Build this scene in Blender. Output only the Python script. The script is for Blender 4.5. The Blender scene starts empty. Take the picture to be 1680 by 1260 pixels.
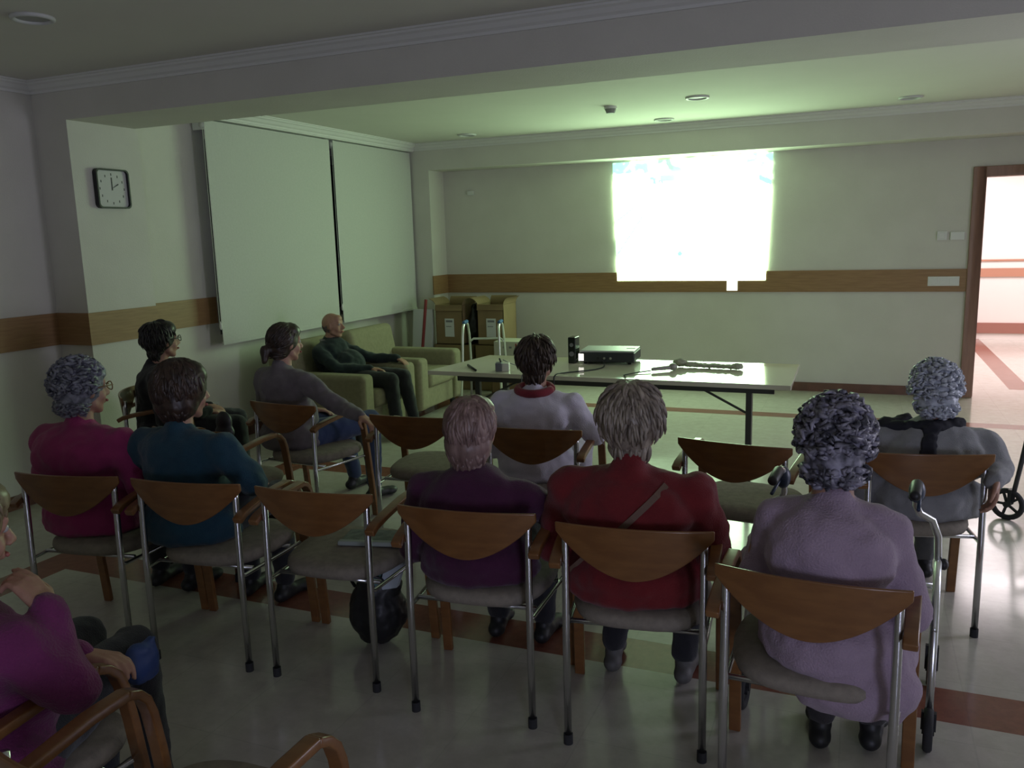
import bpy, math, random
from mathutils import Vector, Matrix, Euler, noise
S = bpy.context.scene
COL = S.collection
V = Vector
PI = math.pi
def R(a): return math.radians(a)

# ------------------------------------------------------------------ camera
cam = bpy.data.cameras.new('camera'); cam_o = bpy.data.objects.new('camera', cam); COL.objects.link(cam_o)
cam.sensor_fit = 'HORIZONTAL'; cam.sensor_width = 36; cam.lens = 1365.33/1680*36; cam.clip_start = .02
right = V((0.92356468, 0.38238021, -0.02852456)); up = V((-0.04043147, 0.17108987, 0.98442549)); fwd = V((-0.38130509, 0.90802733, -0.17347275))
M = Matrix((right, up, -fwd)).transposed().to_4x4(); M.translation = V((0, 0, 1.65)); cam_o.matrix_world = M
S.camera = cam_o

# ------------------------------------------------------------------ world, lights, exposure
w = bpy.data.worlds.new('world'); S.world = w; w.use_nodes = True
w.node_tree.nodes['Background'].inputs[0].default_value = (.5, .5, .6, 1)
w.node_tree.nodes['Background'].inputs[1].default_value = 0.0
S.view_settings.view_transform = 'Standard'; S.view_settings.look = 'None'
S.view_settings.exposure = 0.0; S.view_settings.gamma = 1.0; S.view_settings.use_curve_mapping = False
try:
    S.cycles.use_denoising = True
    S.cycles.max_bounces = 8; S.cycles.diffuse_bounces = 5; S.cycles.glossy_bounces = 4
    S.cycles.sample_clamp_indirect = 6; S.cycles.caustics_reflective = False; S.cycles.caustics_refractive = False
except Exception: pass

def area(name, loc, target, sx, sy, power, colr, spread=180):
    l = bpy.data.lights.new(name, 'AREA'); l.shape = 'RECTANGLE'; l.size = sx; l.size_y = sy; l.energy = power; l.color = colr
    l.spread = R(spread)
    o = bpy.data.objects.new(name, l); COL.objects.link(o); o.location = loc
    o.rotation_euler = (V(target)-V(loc)).to_track_quat('-Z', 'Y').to_euler(); return o
SCREEN = 11.0
# the lit doorway behind the audience, and the ceiling lights of the lobby outside the door
area('back_doorway_light', (2.2, -2.58, .85), (-.8, 3.0, .9), .9, 1.2, 54, (.68, .72, 1.0))
area('lobby_ceiling_light', (1.7, 10.6, 2.6), (1.7, 10.6, 0), 1.6, 1.0, 75, (1, .88, .92))
area('lobby_ceiling_light', (3.4, 12.4, 2.6), (3.4, 12.4, 0), 1.6, 1.0, 75, (1, .88, .92))
area('lobby_ceiling_light', (1.2, 12.6, 2.6), (1.2, 12.6, 0), 1.6, 1.0, 50, (1, .88, .92))
area('side_fill_light', (3.42, 5.1, 1.3), (0.6, 4.6, .2), 1.0, 1.8, 50, (.80, .80, 1.0))  # added fill from the right, brightens the floor there; source unseen

# ------------------------------------------------------------------ materials
def mat(name, c, rough=.7, metal=0, c2=None, scale=8, bump=0, bscale=40, spec=.5, coat=0, emis=None, estr=0, sheen=0, stretch=None, detail=4):
    m = bpy.data.materials.new(name); m.use_nodes = True
    nt = m.node_tree; b = nt.nodes['Principled BSDF']
    b.inputs['Base Color'].default_value = (*c, 1); b.inputs['Roughness'].default_value = rough
    b.inputs['Metallic'].default_value = metal; b.inputs['Specular IOR Level'].default_value = spec
    b.inputs['Coat Weight'].default_value = coat; b.inputs['Coat Roughness'].default_value = .12
    if sheen: b.inputs['Sheen Weight'].default_value = sheen
    tc = nt.nodes.new('ShaderNodeTexCoord'); src = tc.outputs['Object']
    if stretch:
        mp = nt.nodes.new('ShaderNodeMapping'); mp.inputs['Scale'].default_value = stretch
        nt.links.new(src, mp.inputs[0]); src = mp.outputs[0]
    if c2:
        n = nt.nodes.new('ShaderNodeTexNoise'); n.inputs['Scale'].default_value = scale; n.inputs['Detail'].default_value = detail
        r = nt.nodes.new('ShaderNodeValToRGB'); r.color_ramp.elements[0].position = .35; r.color_ramp.elements[1].position = .65
        r.color_ramp.elements[0].color = (*c, 1); r.color_ramp.elements[1].color = (*c2, 1)
        nt.links.new(src, n.inputs['Vector']); nt.links.new(n.outputs['Fac'], r.inputs[0]); nt.links.new(r.outputs[0], b.inputs['Base Color'])
    if bump:
        n = nt.nodes.new('ShaderNodeTexNoise'); n.inputs['Scale'].default_value = bscale; n.inputs['Detail'].default_value = 3
        bp = nt.nodes.new('ShaderNodeBump'); bp.inputs['Strength'].default_value = bump; bp.inputs['Distance'].default_value = .01
        nt.links.new(src, n.inputs['Vector']); nt.links.new(n.outputs['Fac'], bp.inputs['Height']); nt.links.new(bp.outputs[0], b.inputs['Normal'])
    if emis:
        b.inputs['Emission Color'].default_value = (*emis, 1); b.inputs['Emission Strength'].default_value = estr
    return m
WALL = mat('wall_paint', (.66, .635, .575), .85, c2=(.63, .605, .545), scale=3, bump=.15, bscale=120)
CEIL = mat('ceiling_paint', (.68, .66, .60), .9, c2=(.66, .64, .58), scale=2)
CORN = mat('cornice_plaster', (.74, .73, .70), .7)
WOODB = mat('wood_band', (.33, .19, .085), .5, c2=(.27, .15, .065), scale=6, stretch=(1, 1, 12))
WOODD = mat('door_wood', (.30, .17, .12), .45, c2=(.25, .14, .10), scale=5, stretch=(8, 8, 1))
BEECH = mat('beech_plywood', (.215, .095, .030), .30, c2=(.17, .07, .022), scale=5, stretch=(2, 8, 8), coat=.3)
CHROME = mat('chrome_tube', (.62, .62, .64), .22, 1)
ALU = mat('aluminium_tube', (.75, .76, .78), .28, 1)
BLACKP = mat('black_plastic', (.015, .015, .017), .5)
BLACKR = mat('black_rubber', (.02, .02, .022), .8)
SEATF = mat('seat_fabric', (.27, .235, .19), .95, c2=(.22, .19, .155), scale=40, bump=.3, bscale=300)
SOFA = mat('armchair_fabric', (.30, .275, .175), .95, c2=(.26, .24, .15), scale=30, bump=.35, bscale=200)
BLIND = mat('blind_fabric', (.60, .60, .56), .9, c2=(.57, .57, .53), scale=60)
DARK = mat('dark_gap', (.03, .03, .03), .9)
GLASSN = mat('night_glass', (.02, .025, .03), .08)
CARD = mat('cardboard', (.25, .17, .085), .85, c2=(.22, .15, .075), scale=6)
CARDIN = mat('cardboard_inside', (.17, .11, .055), .9)
PAPER = mat('white_paper', (.62, .63, .62), .7)
GREYINK = mat('grey_ink', (.2, .2, .22), .8)
WHITEP = mat('white_plastic', (.70, .70, .66), .4)
SKIN = mat('skin', (.42, .235, .165), .55, c2=(.38, .20, .14), scale=25, bump=.12, bscale=90)
RED = mat('red_paint', (.22, .02, .018), .5)
BLUEG = mat('blue_grip', (.03, .10, .25), .5)
EYE = mat('eye_white', (.42, .40, .38), .3)
IRIS = mat('eye_iris', (.03, .02, .012), .2)
LIP = mat('lips', (.33, .11, .09), .5)

def floor_mat():
    m = bpy.data.materials.new('terrazzo_floor'); m.use_nodes = True; nt = m.node_tree; b = nt.nodes['Principled BSDF']; L = nt.links.new
    tc = nt.nodes.new('ShaderNodeTexCoord'); sep = nt.nodes.new('ShaderNodeSeparateXYZ'); L(tc.outputs['Object'], sep.inputs[0])
    def band(axis, a, c):
        g = nt.nodes.new('ShaderNodeMath'); g.operation = 'GREATER_THAN'; L(sep.outputs[axis], g.inputs[0]); g.inputs[1].default_value = a
        l = nt.nodes.new('ShaderNodeMath'); l.operation = 'LESS_THAN'; L(sep.outputs[axis], l.inputs[0]); l.inputs[1].default_value = c
        k = nt.nodes.new('ShaderNodeMath'); k.operation = 'MULTIPLY'; L(g.outputs[0], k.inputs[0]); L(l.outputs[0], k.inputs[1]); return k.outputs[0]
    def op(a, c, o):
        k = nt.nodes.new('ShaderNodeMath'); k.operation = o; L(a, k.inputs[0]); L(c, k.inputs[1]); return k.outputs[0]
    inside = band(0, -3.95, 3.0)
    s1 = op(band(1, 2.91, 3.14), inside, 'MULTIPLY')
    s2 = op(band(1, 4.92, 5.14), band(0, -3.95, -2.2), 'MULTIPLY')
    s3 = op(band(1, 7.62, 7.80), inside, 'MULTIPLY')
    s4 = op(band(0, -4.02, -3.80), band(1, -5, 7.8), 'MULTIPLY')
    s5 = op(band(0, 1.43, 1.63), band(1, 9.58, 13.7), 'MULTIPLY')
    s6 = op(band(0, 1.43, 5.0), band(1, 9.50, 9.70), 'MULTIPLY')
    tot = s1
    for s in (s2, s3, s4, s5, s6): tot = op(tot, s, 'MAXIMUM')
    def ramp(ca, cb, sc):
        n = nt.nodes.new('ShaderNodeTexNoise'); n.inputs['Scale'].default_value = sc; n.inputs['Detail'].default_value = 8; n.inputs['Roughness'].default_value = .7
        L(tc.outputs['Object'], n.inputs['Vector']); r = nt.nodes.new('ShaderNodeValToRGB')
        r.color_ramp.elements[0].position = .35; r.color_ramp.elements[1].position = .65
        r.color_ramp.elements[0].color = (*ca, 1); r.color_ramp.elements[1].color = (*cb, 1); L(n.outputs['Fac'], r.inputs[0]); return r.outputs[0]
    base = ramp((.47, .44, .39), (.54, .51, .46), 14); red = ramp((.20, .075, .055), (.26, .10, .07), 25)
    br = nt.nodes.new('ShaderNodeTexBrick'); br.offset = 0; br.inputs['Color1'].default_value = (1, 1, 1, 1); br.inputs['Color2'].default_value = (.96, .96, .96, 1)
    br.inputs['Mortar'].default_value = (.90, .90, .90, 1); br.inputs['Scale'].default_value = 1; br.inputs['Mortar Size'].default_value = .003
    br.inputs['Brick Width'].default_value = .4; br.inputs['Row Height'].default_value = .4; L(tc.outputs['Object'], br.inputs['Vector'])
    mx = nt.nodes.new('ShaderNodeMix'); mx.data_type = 'RGBA'; L(tot, mx.inputs[0]); L(base, mx.inputs[6]); L(red, mx.inputs[7])
    ml = nt.nodes.new('ShaderNodeMix'); ml.data_type = 'RGBA'; ml.blend_type = 'MULTIPLY'; ml.inputs[0].default_value = 1; L(mx.outputs[2], ml.inputs[6]); L(br.outputs[0], ml.inputs[7])
    L(ml.outputs[2], b.inputs['Base Color'])
    n = nt.nodes.new('ShaderNodeTexNoise'); n.inputs['Scale'].default_value = 3; L(tc.outputs['Object'], n.inputs['Vector'])
    mr = nt.nodes.new('ShaderNodeMapRange'); mr.inputs[3].default_value = .10; mr.inputs[4].default_value = .22; L(n.outputs['Fac'], mr.inputs[0]); L(mr.outputs[0], b.inputs['Roughness'])
    return m
FLOOR = floor_mat()

# ------------------------------------------------------------------ mesh helpers
class MB:
    def __init__(s): s.v = []; s.f = []; s.mi = []; s.cur = 0
    def add(s, vs, fs):
        o = len(s.v); s.v += [tuple(v) for v in vs]; s.f += [tuple(i+o for i in f) for f in fs]; s.mi += [s.cur]*len(fs); return s
    def box(s, a, b, rz=0, c=None):
        a = V(a); b = V(b); vs = [V((x, y, z)) for x in (a.x, b.x) for y in (a.y, b.y) for z in (a.z, b.z)]
        if rz:
            c = V(c) if c else (a+b)/2; m = Matrix.Rotation(rz, 3, 'Z'); vs = [m @ (v-c)+c for v in vs]
        return s.add(vs, [(0, 1, 3, 2), (4, 6, 7, 5), (0, 4, 5, 1), (2, 3, 7, 6), (0, 2, 6, 4), (1, 5, 7, 3)])
    def hexa(s, vs): return s.add(vs, [(0, 1, 3, 2), (4, 6, 7, 5), (0, 4, 5, 1), (2, 3, 7, 6), (0, 2, 6, 4), (1, 5, 7, 3)])
    def prism(s, prof, ext):  # prof list of Vector, ext vector
        n = len(prof); ext = V(ext); vs = [V(p) for p in prof]+[V(p)+ext for p in prof]
        return s.add(vs, [tuple(range(n))[::-1], tuple(range(n, 2*n))]+[(i, (i+1) % n, n+(i+1) % n, n+i) for i in range(n)])
    def sweep(s, path, sec, closed=True, upv=None, scale=None):
        """rectangular/round section swept along a path; sec = list of (a,b); a along side, b along normal"""
        path = [V(p) for p in path]; n = len(sec); rings = []; prev = None
        for i, p in enumerate(path):
            t = (path[min(i+1, len(path)-1)]-path[max(i-1, 0)]).normalized()
            if upv is not None: side = V(upv).normalized(); nrm = side.cross(t).normalized()
            else:
                ref = prev if prev is not None else (V((0, 0, 1)) if abs(t.z) < .9 else V((1, 0, 0)))
                side = (ref-t*ref.dot(t)).normalized(); prev = side; nrm = t.cross(side)
            k = scale[i] if scale else 1
            rings.append([p+side*a*k+nrm*b*k for a, b in sec])
        vs = [v for r in rings for v in r]; fs = []
        for i in range(len(path)-1):
            for j in range(n):
                fs.append((i*n+j, i*n+(j+1) % n, (i+1)*n+(j+1) % n, (i+1)*n+j))
        fs.append(tuple(range(n))[::-1]); fs.append(tuple(len(vs)-n+j for j in range(n)))
        return s.add(vs, fs)
    def tube(s, path, r, seg=10, scale=None): return s.sweep(path, [(r*math.cos(2*PI*k/seg), r*math.sin(2*PI*k/seg)) for k in range(seg)], scale=scale)
    def cyl(s, a, b, r, r2=None, seg=20): return s.tube([a, b], r, seg, scale=[1, (r2 if r2 is not None else r)/r])
    def cap(s, p0, r0, p1, r1, seg=14, rings=10):
        p0 = V(p0); p1 = V(p1); d = p1-p0; q = d.to_track_quat('Z', 'Y').to_matrix() if d.length > 1e-6 else Matrix.Identity(3)
        vs = []; fs = []
        for i in range(rings+1):
            th = -PI/2+PI*i/rings
            for k in range(seg):
                ph = 2*PI*k/seg; u = V((math.cos(th)*math.cos(ph), math.cos(th)*math.sin(ph), math.sin(th)))
                top = i > rings//2
                vs.append((p1 if top else p0)+q @ u*(r1 if top else r0))
        for i in range(rings):
            for k in range(seg): fs.append((i*seg+k, i*seg+(k+1) % seg, (i+1)*seg+(k+1) % seg, (i+1)*seg+k))
        return s.add(vs, fs)
    def ell(s, c, r, rot=None, seg=20, rings=14):
        c = V(c); vs = []; fs = []
        for i in range(rings+1):
            th = -PI/2+PI*i/rings
            for k in range(seg):
                ph = 2*PI*k/seg; u = V((r[0]*math.cos(th)*math.cos(ph), r[1]*math.cos(th)*math.sin(ph), r[2]*math.sin(th)))
                if rot is not None: u = rot @ u
                vs.append(c+u)
        for i in range(rings):
            for k in range(seg): fs.append((i*seg+k, i*seg+(k+1) % seg, (i+1)*seg+(k+1) % seg, (i+1)*seg+k))
        return s.add(vs, fs)
    def torus(s, c, rx, r, rot=None, seg=28, ss=10):
        c = V(c); vs = []; fs = []
        for i in range(seg):
            a = 2*PI*i/seg
            for k in range(ss):
                b = 2*PI*k/ss; u = V(((rx+r*math.cos(b))*math.cos(a), (rx+r*math.cos(b))*math.sin(a), r*math.sin(b)))
                vs.append(c+(rot @ u if rot is not None else u))
        for i in range(seg):
            for k in range(ss): fs.append((i*ss+k, i*ss+(k+1) % ss, ((i+1) % seg)*ss+(k+1) % ss, ((i+1) % seg)*ss+k))
        return s.add(vs, fs)
    def xform(s, m):
        s.v = [tuple(m @ V(v)) for v in s.v]; return s
    def build(s, name, m, parent=None, smooth=False, bevel=0, bseg=2):
        me = bpy.data.meshes.new(name); me.from_pydata(s.v, [], s.f)
        ms = m if isinstance(m, (list, tuple)) else [m]
        for k in ms: me.materials.append(k)
        if len(ms) > 1:
            for p, i in zip(me.polygons, s.mi): p.material_index = i
        me.validate(); me.update()
        import bmesh
        bm = bmesh.new(); bm.from_mesh(me); bmesh.ops.remove_doubles(bm, verts=bm.verts, dist=1e-5); bmesh.ops.recalc_face_normals(bm, faces=bm.faces); bm.to_mesh(me); bm.free()
        if smooth: me.polygons.foreach_set('use_smooth', [True]*len(me.polygons))
        o = bpy.data.objects.new(name, me); COL.objects.link(o)
        if parent: o.parent = parent
        if bevel:
            b = o.modifiers.new('bevel', 'BEVEL'); b.width = bevel; b.segments = bseg; b.limit_method = 'ANGLE'; b.angle_limit = R(40)
            me.polygons.foreach_set('use_smooth', [True]*len(me.polygons))
            wn = o.modifiers.new('wn', 'WEIGHTED_NORMAL'); wn.keep_sharp = True
        return o
    def soft(s, name, m, parent=None, vox=.01, it=6, fac=.5, disp=0, dscale=.03, dec=None):
        """fuse the overlapping shapes into one continuous smooth surface"""
        o = s.build(name, m, None)
        r = o.modifiers.new('r', 'REMESH'); r.mode = 'VOXEL'; r.voxel_size = vox; r.use_smooth_shade = True
        sm = o.modifiers.new('s', 'SMOOTH'); sm.factor = fac; sm.iterations = it
        dg = bpy.context.evaluated_depsgraph_get(); ev = o.evaluated_get(dg)
        me = bpy.data.meshes.new_from_object(ev); me.name = name
        old = o.data; o.modifiers.clear(); o.data = me; bpy.data.meshes.remove(old)
        if disp:
            nrm = [v.normal.copy() for v in me.vertices]
            for v, n in zip(me.vertices, nrm):
                v.co += n*disp*(noise.noise(v.co/dscale)+.5*noise.noise(v.co/dscale*2.3))
        me.polygons.foreach_set('use_smooth', [True]*len(me.polygons)); me.update()
        if parent: o.parent = parent
        return o

def empty(name, loc, rz=0):
    o = bpy.data.objects.new(name, None); COL.objects.link(o); o.location = loc; o.rotation_euler = (0, 0, rz); o.empty_display_size = .1; return o
def tag(o, label, cat=None, group=None, kind=None):
    if label: o['label'] = label
    if cat: o['category'] = cat
    if group: o['group'] = group
    if kind: o['kind'] = kind
    return o
def thing(name, label, cat, loc=(0, 0, 0), rz=0, group=None): return tag(empty(name, loc, rz), label, cat, group)
def struct(name, mb, m, parent=None, **k):
    o = mb.build(name, m, parent, **k)
    if parent is None: o['kind'] = 'structure'
    return o
CH = {}
def kids(o):
    return [c for c in COL.objects if c.parent is o]
def dup(root, loc, rz, label=None, group=None, drop=()):
    def cp(o, par):
        c = o.copy(); COL.objects.link(c); c.parent = par
        for k in kids(o): cp(k, c)
        return c
    r = cp(root, None); r.location = loc; r.rotation_euler = (0, 0, rz)
    if label: r['label'] = label
    if group: r['group'] = group
    return r

# ------------------------------------------------------------------ room shell
YW, YB = 8.98, -2.6
XR = 3.4
Zc = 2.72
struct('floor', MB().box((-5.2, YB, -.1), (XR, YW+.12, 0)), FLOOR)
struct('lobby_floor', MB().box((-1.0, YW+.12, -.1), (5.2, 13.9, 0)), FLOOR)['kind'] = 'structure'
struct('wall_left', MB().box((-5.2, YB, 0), (-5.01, 4.02, Zc)).box((-5.2, 4.02, 0), (-4.72, 4.6, Zc)).box((-5.2, 4.6, 0), (-4.93, 5.47, Zc)).box((-5.2, 5.47, 0), (-4.93, 8.56, .92)).box((-5.2, 5.47, 2.50), (-4.93, 8.56, Zc))
       .box((-5.2, 8.56, 0), (-4.93, YW, Zc)).box((-4.93, 8.62, 0), (-4.57, YW, Zc)), WALL)
struct('wall_far', MB().box((-5.2, YW, 0), (.99, YW+.12, Zc)).box((1.93, YW, 0), (XR+.2, YW+.12, Zc)).box((.99, YW, 2.11), (1.93, YW+.12, Zc)), WALL)
struct('wall_right', MB().box((XR, YB, 0), (XR+.2, 4.5, Zc)).box((XR, 5.7, 0), (XR+.2, YW, Zc)).box((XR, 4.5, 2.4), (XR+.2, 5.7, Zc)), WALL)
d = empty('added_side_opening', (XR, 4.5, 0)); tag(d, None, kind='structure')  # unseen opening and frame, made up to house the side fill light
MB().box((-.03, -.08, 0), (.2, .02, 2.42)).box((-.03, 1.18, 0), (.2, 1.28, 2.42)).box((-.03, .02, 2.36), (.2, 1.18, 2.46)).build('door_frame', WOODD, d)
struct('wall_back', MB().box((-5.2, YB-.15, 0), (1.5, YB, Zc)).box((2.9, YB-.15, 0), (XR, YB, Zc)).box((1.5, YB-.15, 2.3), (2.9, YB, Zc)), WALL)
struct('ceiling', MB().box((-5.2, YB, Zc), (XR+.2, YW+.12, Zc+.15)), CEIL)
struct('trim_1', MB().box((-4.72, 4.02, 2.47), (XR, 4.57, Zc)), WALL)      # dropped beam across the room
struct('trim_2', MB().box((-4.57, 8.62, 2.425), (XR, YW, Zc)), WALL)       # beam along the far wall
def cornice(name, a, b, inward):
    a = V(a); b = V(b); i = V(inward)
    prof = [(0, 0), (0, -.075), (.012, -.075), (.014, -.06), (.03, -.05), (.045, -.03), (.06, -.022), (.064, -.012), (.075, -.01), (.075, 0)]
    return struct(name, MB().prism([a+i*x+V((0, 0, z)) for x, z in prof], b-a), CORN, smooth=False)
struct('trim_13', MB().box((-4.93, 4.57, 2.635), (-4.755, 8.62, Zc)), CORN)
cornice('trim_3', (-4.755, 4.57, Zc), (-4.755, 8.62, Zc), (1, 0, 0))
cornice('trim_4', (-4.93, 8.62, Zc), (XR, 8.62, Zc), (0, -1, 0))
cornice('trim_5', (-5.01, 4.02, Zc), (XR, 4.02, Zc), (0, -1, 0))
cornice('trim_6', (-5.01, YB, Zc), (-5.01, 4.02, Zc), (1, 0, 0))
# wood dado bands (z 1.02 - 1.23)
zb0, zb1 = 1.02, 1.235
struct('trim_7', MB().box((-4.57, YW-.015, zb0), (.94, YW, zb1)), WOODB)
struct('trim_8', MB().box((-5.01, YB, zb0), (-4.995, 4.02, zb1)), WOODB)
struct('trim_9', MB().box((-4.995, 4.005, zb0), (-4.705, 4.02, zb1)).box((-4.72, 4.02, zb0), (-4.705, 4.6, zb1)), WOODB)
struct('trim_10', MB().box((-4.93, 4.6, zb0), (-4.915, 5.44, zb1)), WOODB)
struct('trim_11', MB().box((-4.57, 8.60, zb0), (-4.555, YW-.015, zb1)), WOODB)
BASE = mat('baseboard_tile', (.17, .075, .05), .35, c2=(.13, .06, .04), scale=12)
struct('baseboard_far', MB().box((-4.57, YW-.014, 0), (.94, YW, .09)), BASE)
struct('baseboard_left', MB().box((-5.01, YB, 0), (-4.996, 4.02, .09)).box((-4.996, 4.006, 0), (-4.706, 4.02, .09)).box((-4.72, 4.02, 0), (-4.706, 4.6, .09)).box((-4.93, 4.6, 0), (-4.916, 8.62, .09)), BASE)
# door opening with wooden frame
d = empty('door_1', (.95, YW, 0)); tag(d, None, kind='structure')
f = MB().box((-.02, -.03, 0), (.085, .13, 2.17)).box((.94, -.03, 0), (1.045, .13, 2.17)).box((.085, -.03, 2.075), (.94, .13, 2.17))
f.build('door_frame', WOODD, d, bevel=.004)
MB().box((.085, .05, 0), (.10, .13, 2.075)).box((.925, .05, 0), (.94, .13, 2.075)).build('door_stop', WOODD, d)
# lobby beyond the door
LW = mat('lobby_wall_paint', (.72, .66, .62), .8)
struct('lobby_wall', MB().box((-1, 13.7, 0), (5.2, 13.9, 2.8)).box((5.2, YW, 0), (5.4, 13.9, 2.8)).box((-1.2, YW+.12, 0), (-1, 13.9, 2.8)), LW)['kind'] = 'structure'
struct('lobby_ceiling', MB().box((-1.2, YW+.12, 2.8), (5.4, 13.9, 2.95)), CEIL)['kind'] = 'structure'
struct('trim_12', MB().box((-1, 13.68, .90), (5.2, 13.7, 1.02)).box((-1, 13.685, 1.12), (5.2, 13.7, 1.145)), mat('lobby_wood_band', (.42, .2, .13), .5))
struct('baseboard_lobby', MB().box((-1, 13.68, .09), (5.2, 13.7, .24)), mat('lobby_skirting', (.30, .13, .10), .4))

# window behind the blinds
wn = empty('window_1', (-4.93, 5.47, .92)); tag(wn, None, kind='structure')
MB().box((-.17, 0, 0), (-.12, 3.09, .06)).box((-.17, 0, 1.52), (-.12, 3.09, 1.58)).box((-.17, 0, 0), (-.12, .06, 1.58)).box((-.17, 3.03, 0), (-.12, 3.09, 1.58)).box((-.17, 1.5, 0), (-.12, 1.58, 1.58)).build('window_frame', mat('window_frame_metal', (.25, .25, .24), .5), wn)
MB().box((-.155, .06, .06), (-.145, 3.03, 1.52)).build('window_pane', GLASSN, wn)
MB().box((-.26, 0, 0), (-.2, 3.09, 1.58)).build('shutter', DARK, wn)
def blind(y0, y1, zbm, label):
    t = thing('roller_blind', label, 'blind', (-4.79, y0, 2.63), 0, 'roller blinds on the left wall')
    L = y1-y0
    MB().cyl((-.027, 0, -.04), (-.027, L, -.04), .024).build('roller', WHITEP, t, smooth=True)
    MB().box((-.002+.0, .008, zbm-2.63+.02), (.002, L-.008, -.005)).build('blind_fabric', BLIND, t)
    MB().box((-.008, .004, zbm-2.63), (.008, L-.004, zbm-2.63+.025)).build('bottom_bar', BLIND, t)
    MB().cyl((.0, -.014, -.02), (.0, -.014, -1.6), .002).cyl((.016, -.014, -.02), (.016, -.014, -1.6), .002).build('pull_chain', WHITEP, t)
    MB().ell((.008, -.014, -1.62), (.012, .012, .035)).build('chain_weight', WHITEP, t, smooth=True)
    for yb in (.02, L-.035): MB().box((-.13, yb, -.075), (-.004, yb+.015, -.0)).build('bracket', WHITEP, t)
    return t
blind(5.33, 7.02, .85, 'wide off-white roller blind nearest the clock')
blind(7.07, 8.60, .85, 'off-white roller blind nearest the room corner, behind the armchairs')

# clock
t = thing('wall_clock', 'square wall clock with rounded black rim on the pilaster', 'clock', (-4.72, 4.31, 2.05))
def rrect(hw, hh, r, n=6):
    pts = []
    for cx, cz, a0 in ((hw-r, hh-r, 0), (-hw+r, hh-r, 90), (-hw+r, -hh+r, 180), (hw-r, -hh+r, 270)):
        for i in range(n+1):
            a = R(a0+90*i/n); pts.append((cx+r*math.cos(a), cz+r*math.sin(a)))
    return pts
o_, i_ = rrect(.135, .13, .03), rrect(.125, .12, .024)
mb = MB(); n_ = len(o_)
vs = [V((0, x, z)) for x, z in o_]+[V((.035, x, z)) for x, z in o_]+[V((.035, x, z)) for x, z in i_]+[V((.015, x, z)) for x, z in i_]
fs = [(k*n_+i, k*n_+(i+1) % n_, (k+1)*n_+(i+1) % n_, (k+1)*n_+i) for k in range(3) for i in range(n_)]+[tuple(range(n_))]
mb.add(vs, fs).build('rim', BLACKP, t)
MB().prism([V((.012, x, z)) for x, z in i_], (.004, 0, 0)).build('clock_face', mat('clock_face', (.62, .62, .6), .12, coat=1), t)
hb = MB(); hb.box((.0165, -.004, -.01), (.018, .004, .075), 0); hb.build('minute_hand', BLACKP, t)
MB().hexa([V((.018+dx, .0+ya*sc, z)) for dx in (0, .0015) for ya, sc, z in ((-.004, 1, 0), (-.004, 1, .0), (.05, 1, .035), (.055, 1, .03))]).build('hour_hand', BLACKP, t)
for k in range(12):
    nb = MB()
    a = 2*PI*k/12; y, z = .1*math.sin(a), .095*math.cos(a); nb.box((.0162, y-.003, z-.008), (.0172, y+.003, z+.008)).build('hour_mark', BLACKP, t)


# wall plates
def plate(name, label, cat, x, z, w_, h_, parts):
    t = thing(name, label, cat, (x, YW, z)); MB().box((-w_/2, -.020, -h_/2), (w_/2, 0, h_/2)).build('cover_plate', WHITEP, t, bevel=.003)
    for px_, pw, ph in parts: MB().box((px_-pw/2, -.023, -ph/2), (px_+pw/2, -.019, ph/2)).build('rocker', WHITEP, t, bevel=.002)
plate('light_switch', 'white light switch beside the door frame, above the wood band', 'switch', .70, 1.55, .085, .085, [(-.0, .05, .06)])
plate('blank_plate', 'pale blank wall plate between the light switch and the door', 'wall plate', .83, 1.545, .12, .075, [])
plate('socket_panel', 'long white socket panel set in the wood band by the door', 'socket', .735, 1.12, .27, .09, [(-.08, .06, .06), (0, .06, .06), (.08, .06, .06)])
t = thing('power_socket', 'white power socket low on the left wall under the blind', 'socket', (-4.93, 5.33, .33)); MB().box((0, -.04, -.04), (.012, .04, .04)).build('cover_plate', WHITEP, t, bevel=.003)
MB().cyl((.010, 0, 0), (.014, 0, 0), .02).build('socket_hole', GREYINK, t)
plate('junction_cover', 'small pale cover high on the far wall left of the projection', 'wall plate', -4.22, 2.17, .08, .05, [])

# recessed ceiling lights (off), detector
def downlight(x, y, label, lit=False):
    t = thing('recessed_light', label, 'ceiling light', (x, y, Zc), 0, 'recessed ceiling lights')
    MB().torus((0, 0, -.004), .085, .012).build('light_rim', mat('light_rim', (.6, .6, .58), .4) if 'rim' not in CH else CH['rim'], t, smooth=True)
    MB().cyl((0, 0, -.004), (0, 0, -.001), .076).build('light_glass', CH.setdefault('dl', mat('lamp_glass', (.30, .30, .28), .35)), t)
for x, y, lb in ((-1.27, 7.05, 'recessed ceiling light with bright rim, above the projection and nearest the camera'), (-1.79, 8.2, 'recessed ceiling light directly above the top left of the projection'),
                 (.33, 8.08, 'recessed ceiling light toward the doorway side'), (-3.85, 8.15, 'recessed ceiling light near the far left corner above the blinds'), (-3.6, 2.95, 'recessed ceiling light in the dark near ceiling at the top left')):
    downlight(x, y, lb)
t = thing('smoke_detector', 'small smoke detector hanging from the ceiling in the middle', 'smoke detector', (-2.02, 7.15, Zc))
MB().cyl((0, 0, -.02), (0, 0, 0), .055).build('mounting_base', WHITEP, t, smooth=False)
MB().cyl((0, 0, -.055), (0, 0, -.02), .035, .05).build('sensor_head', mat('detector_grey', (.25, .25, .24), .5), t, smooth=False)

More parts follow.
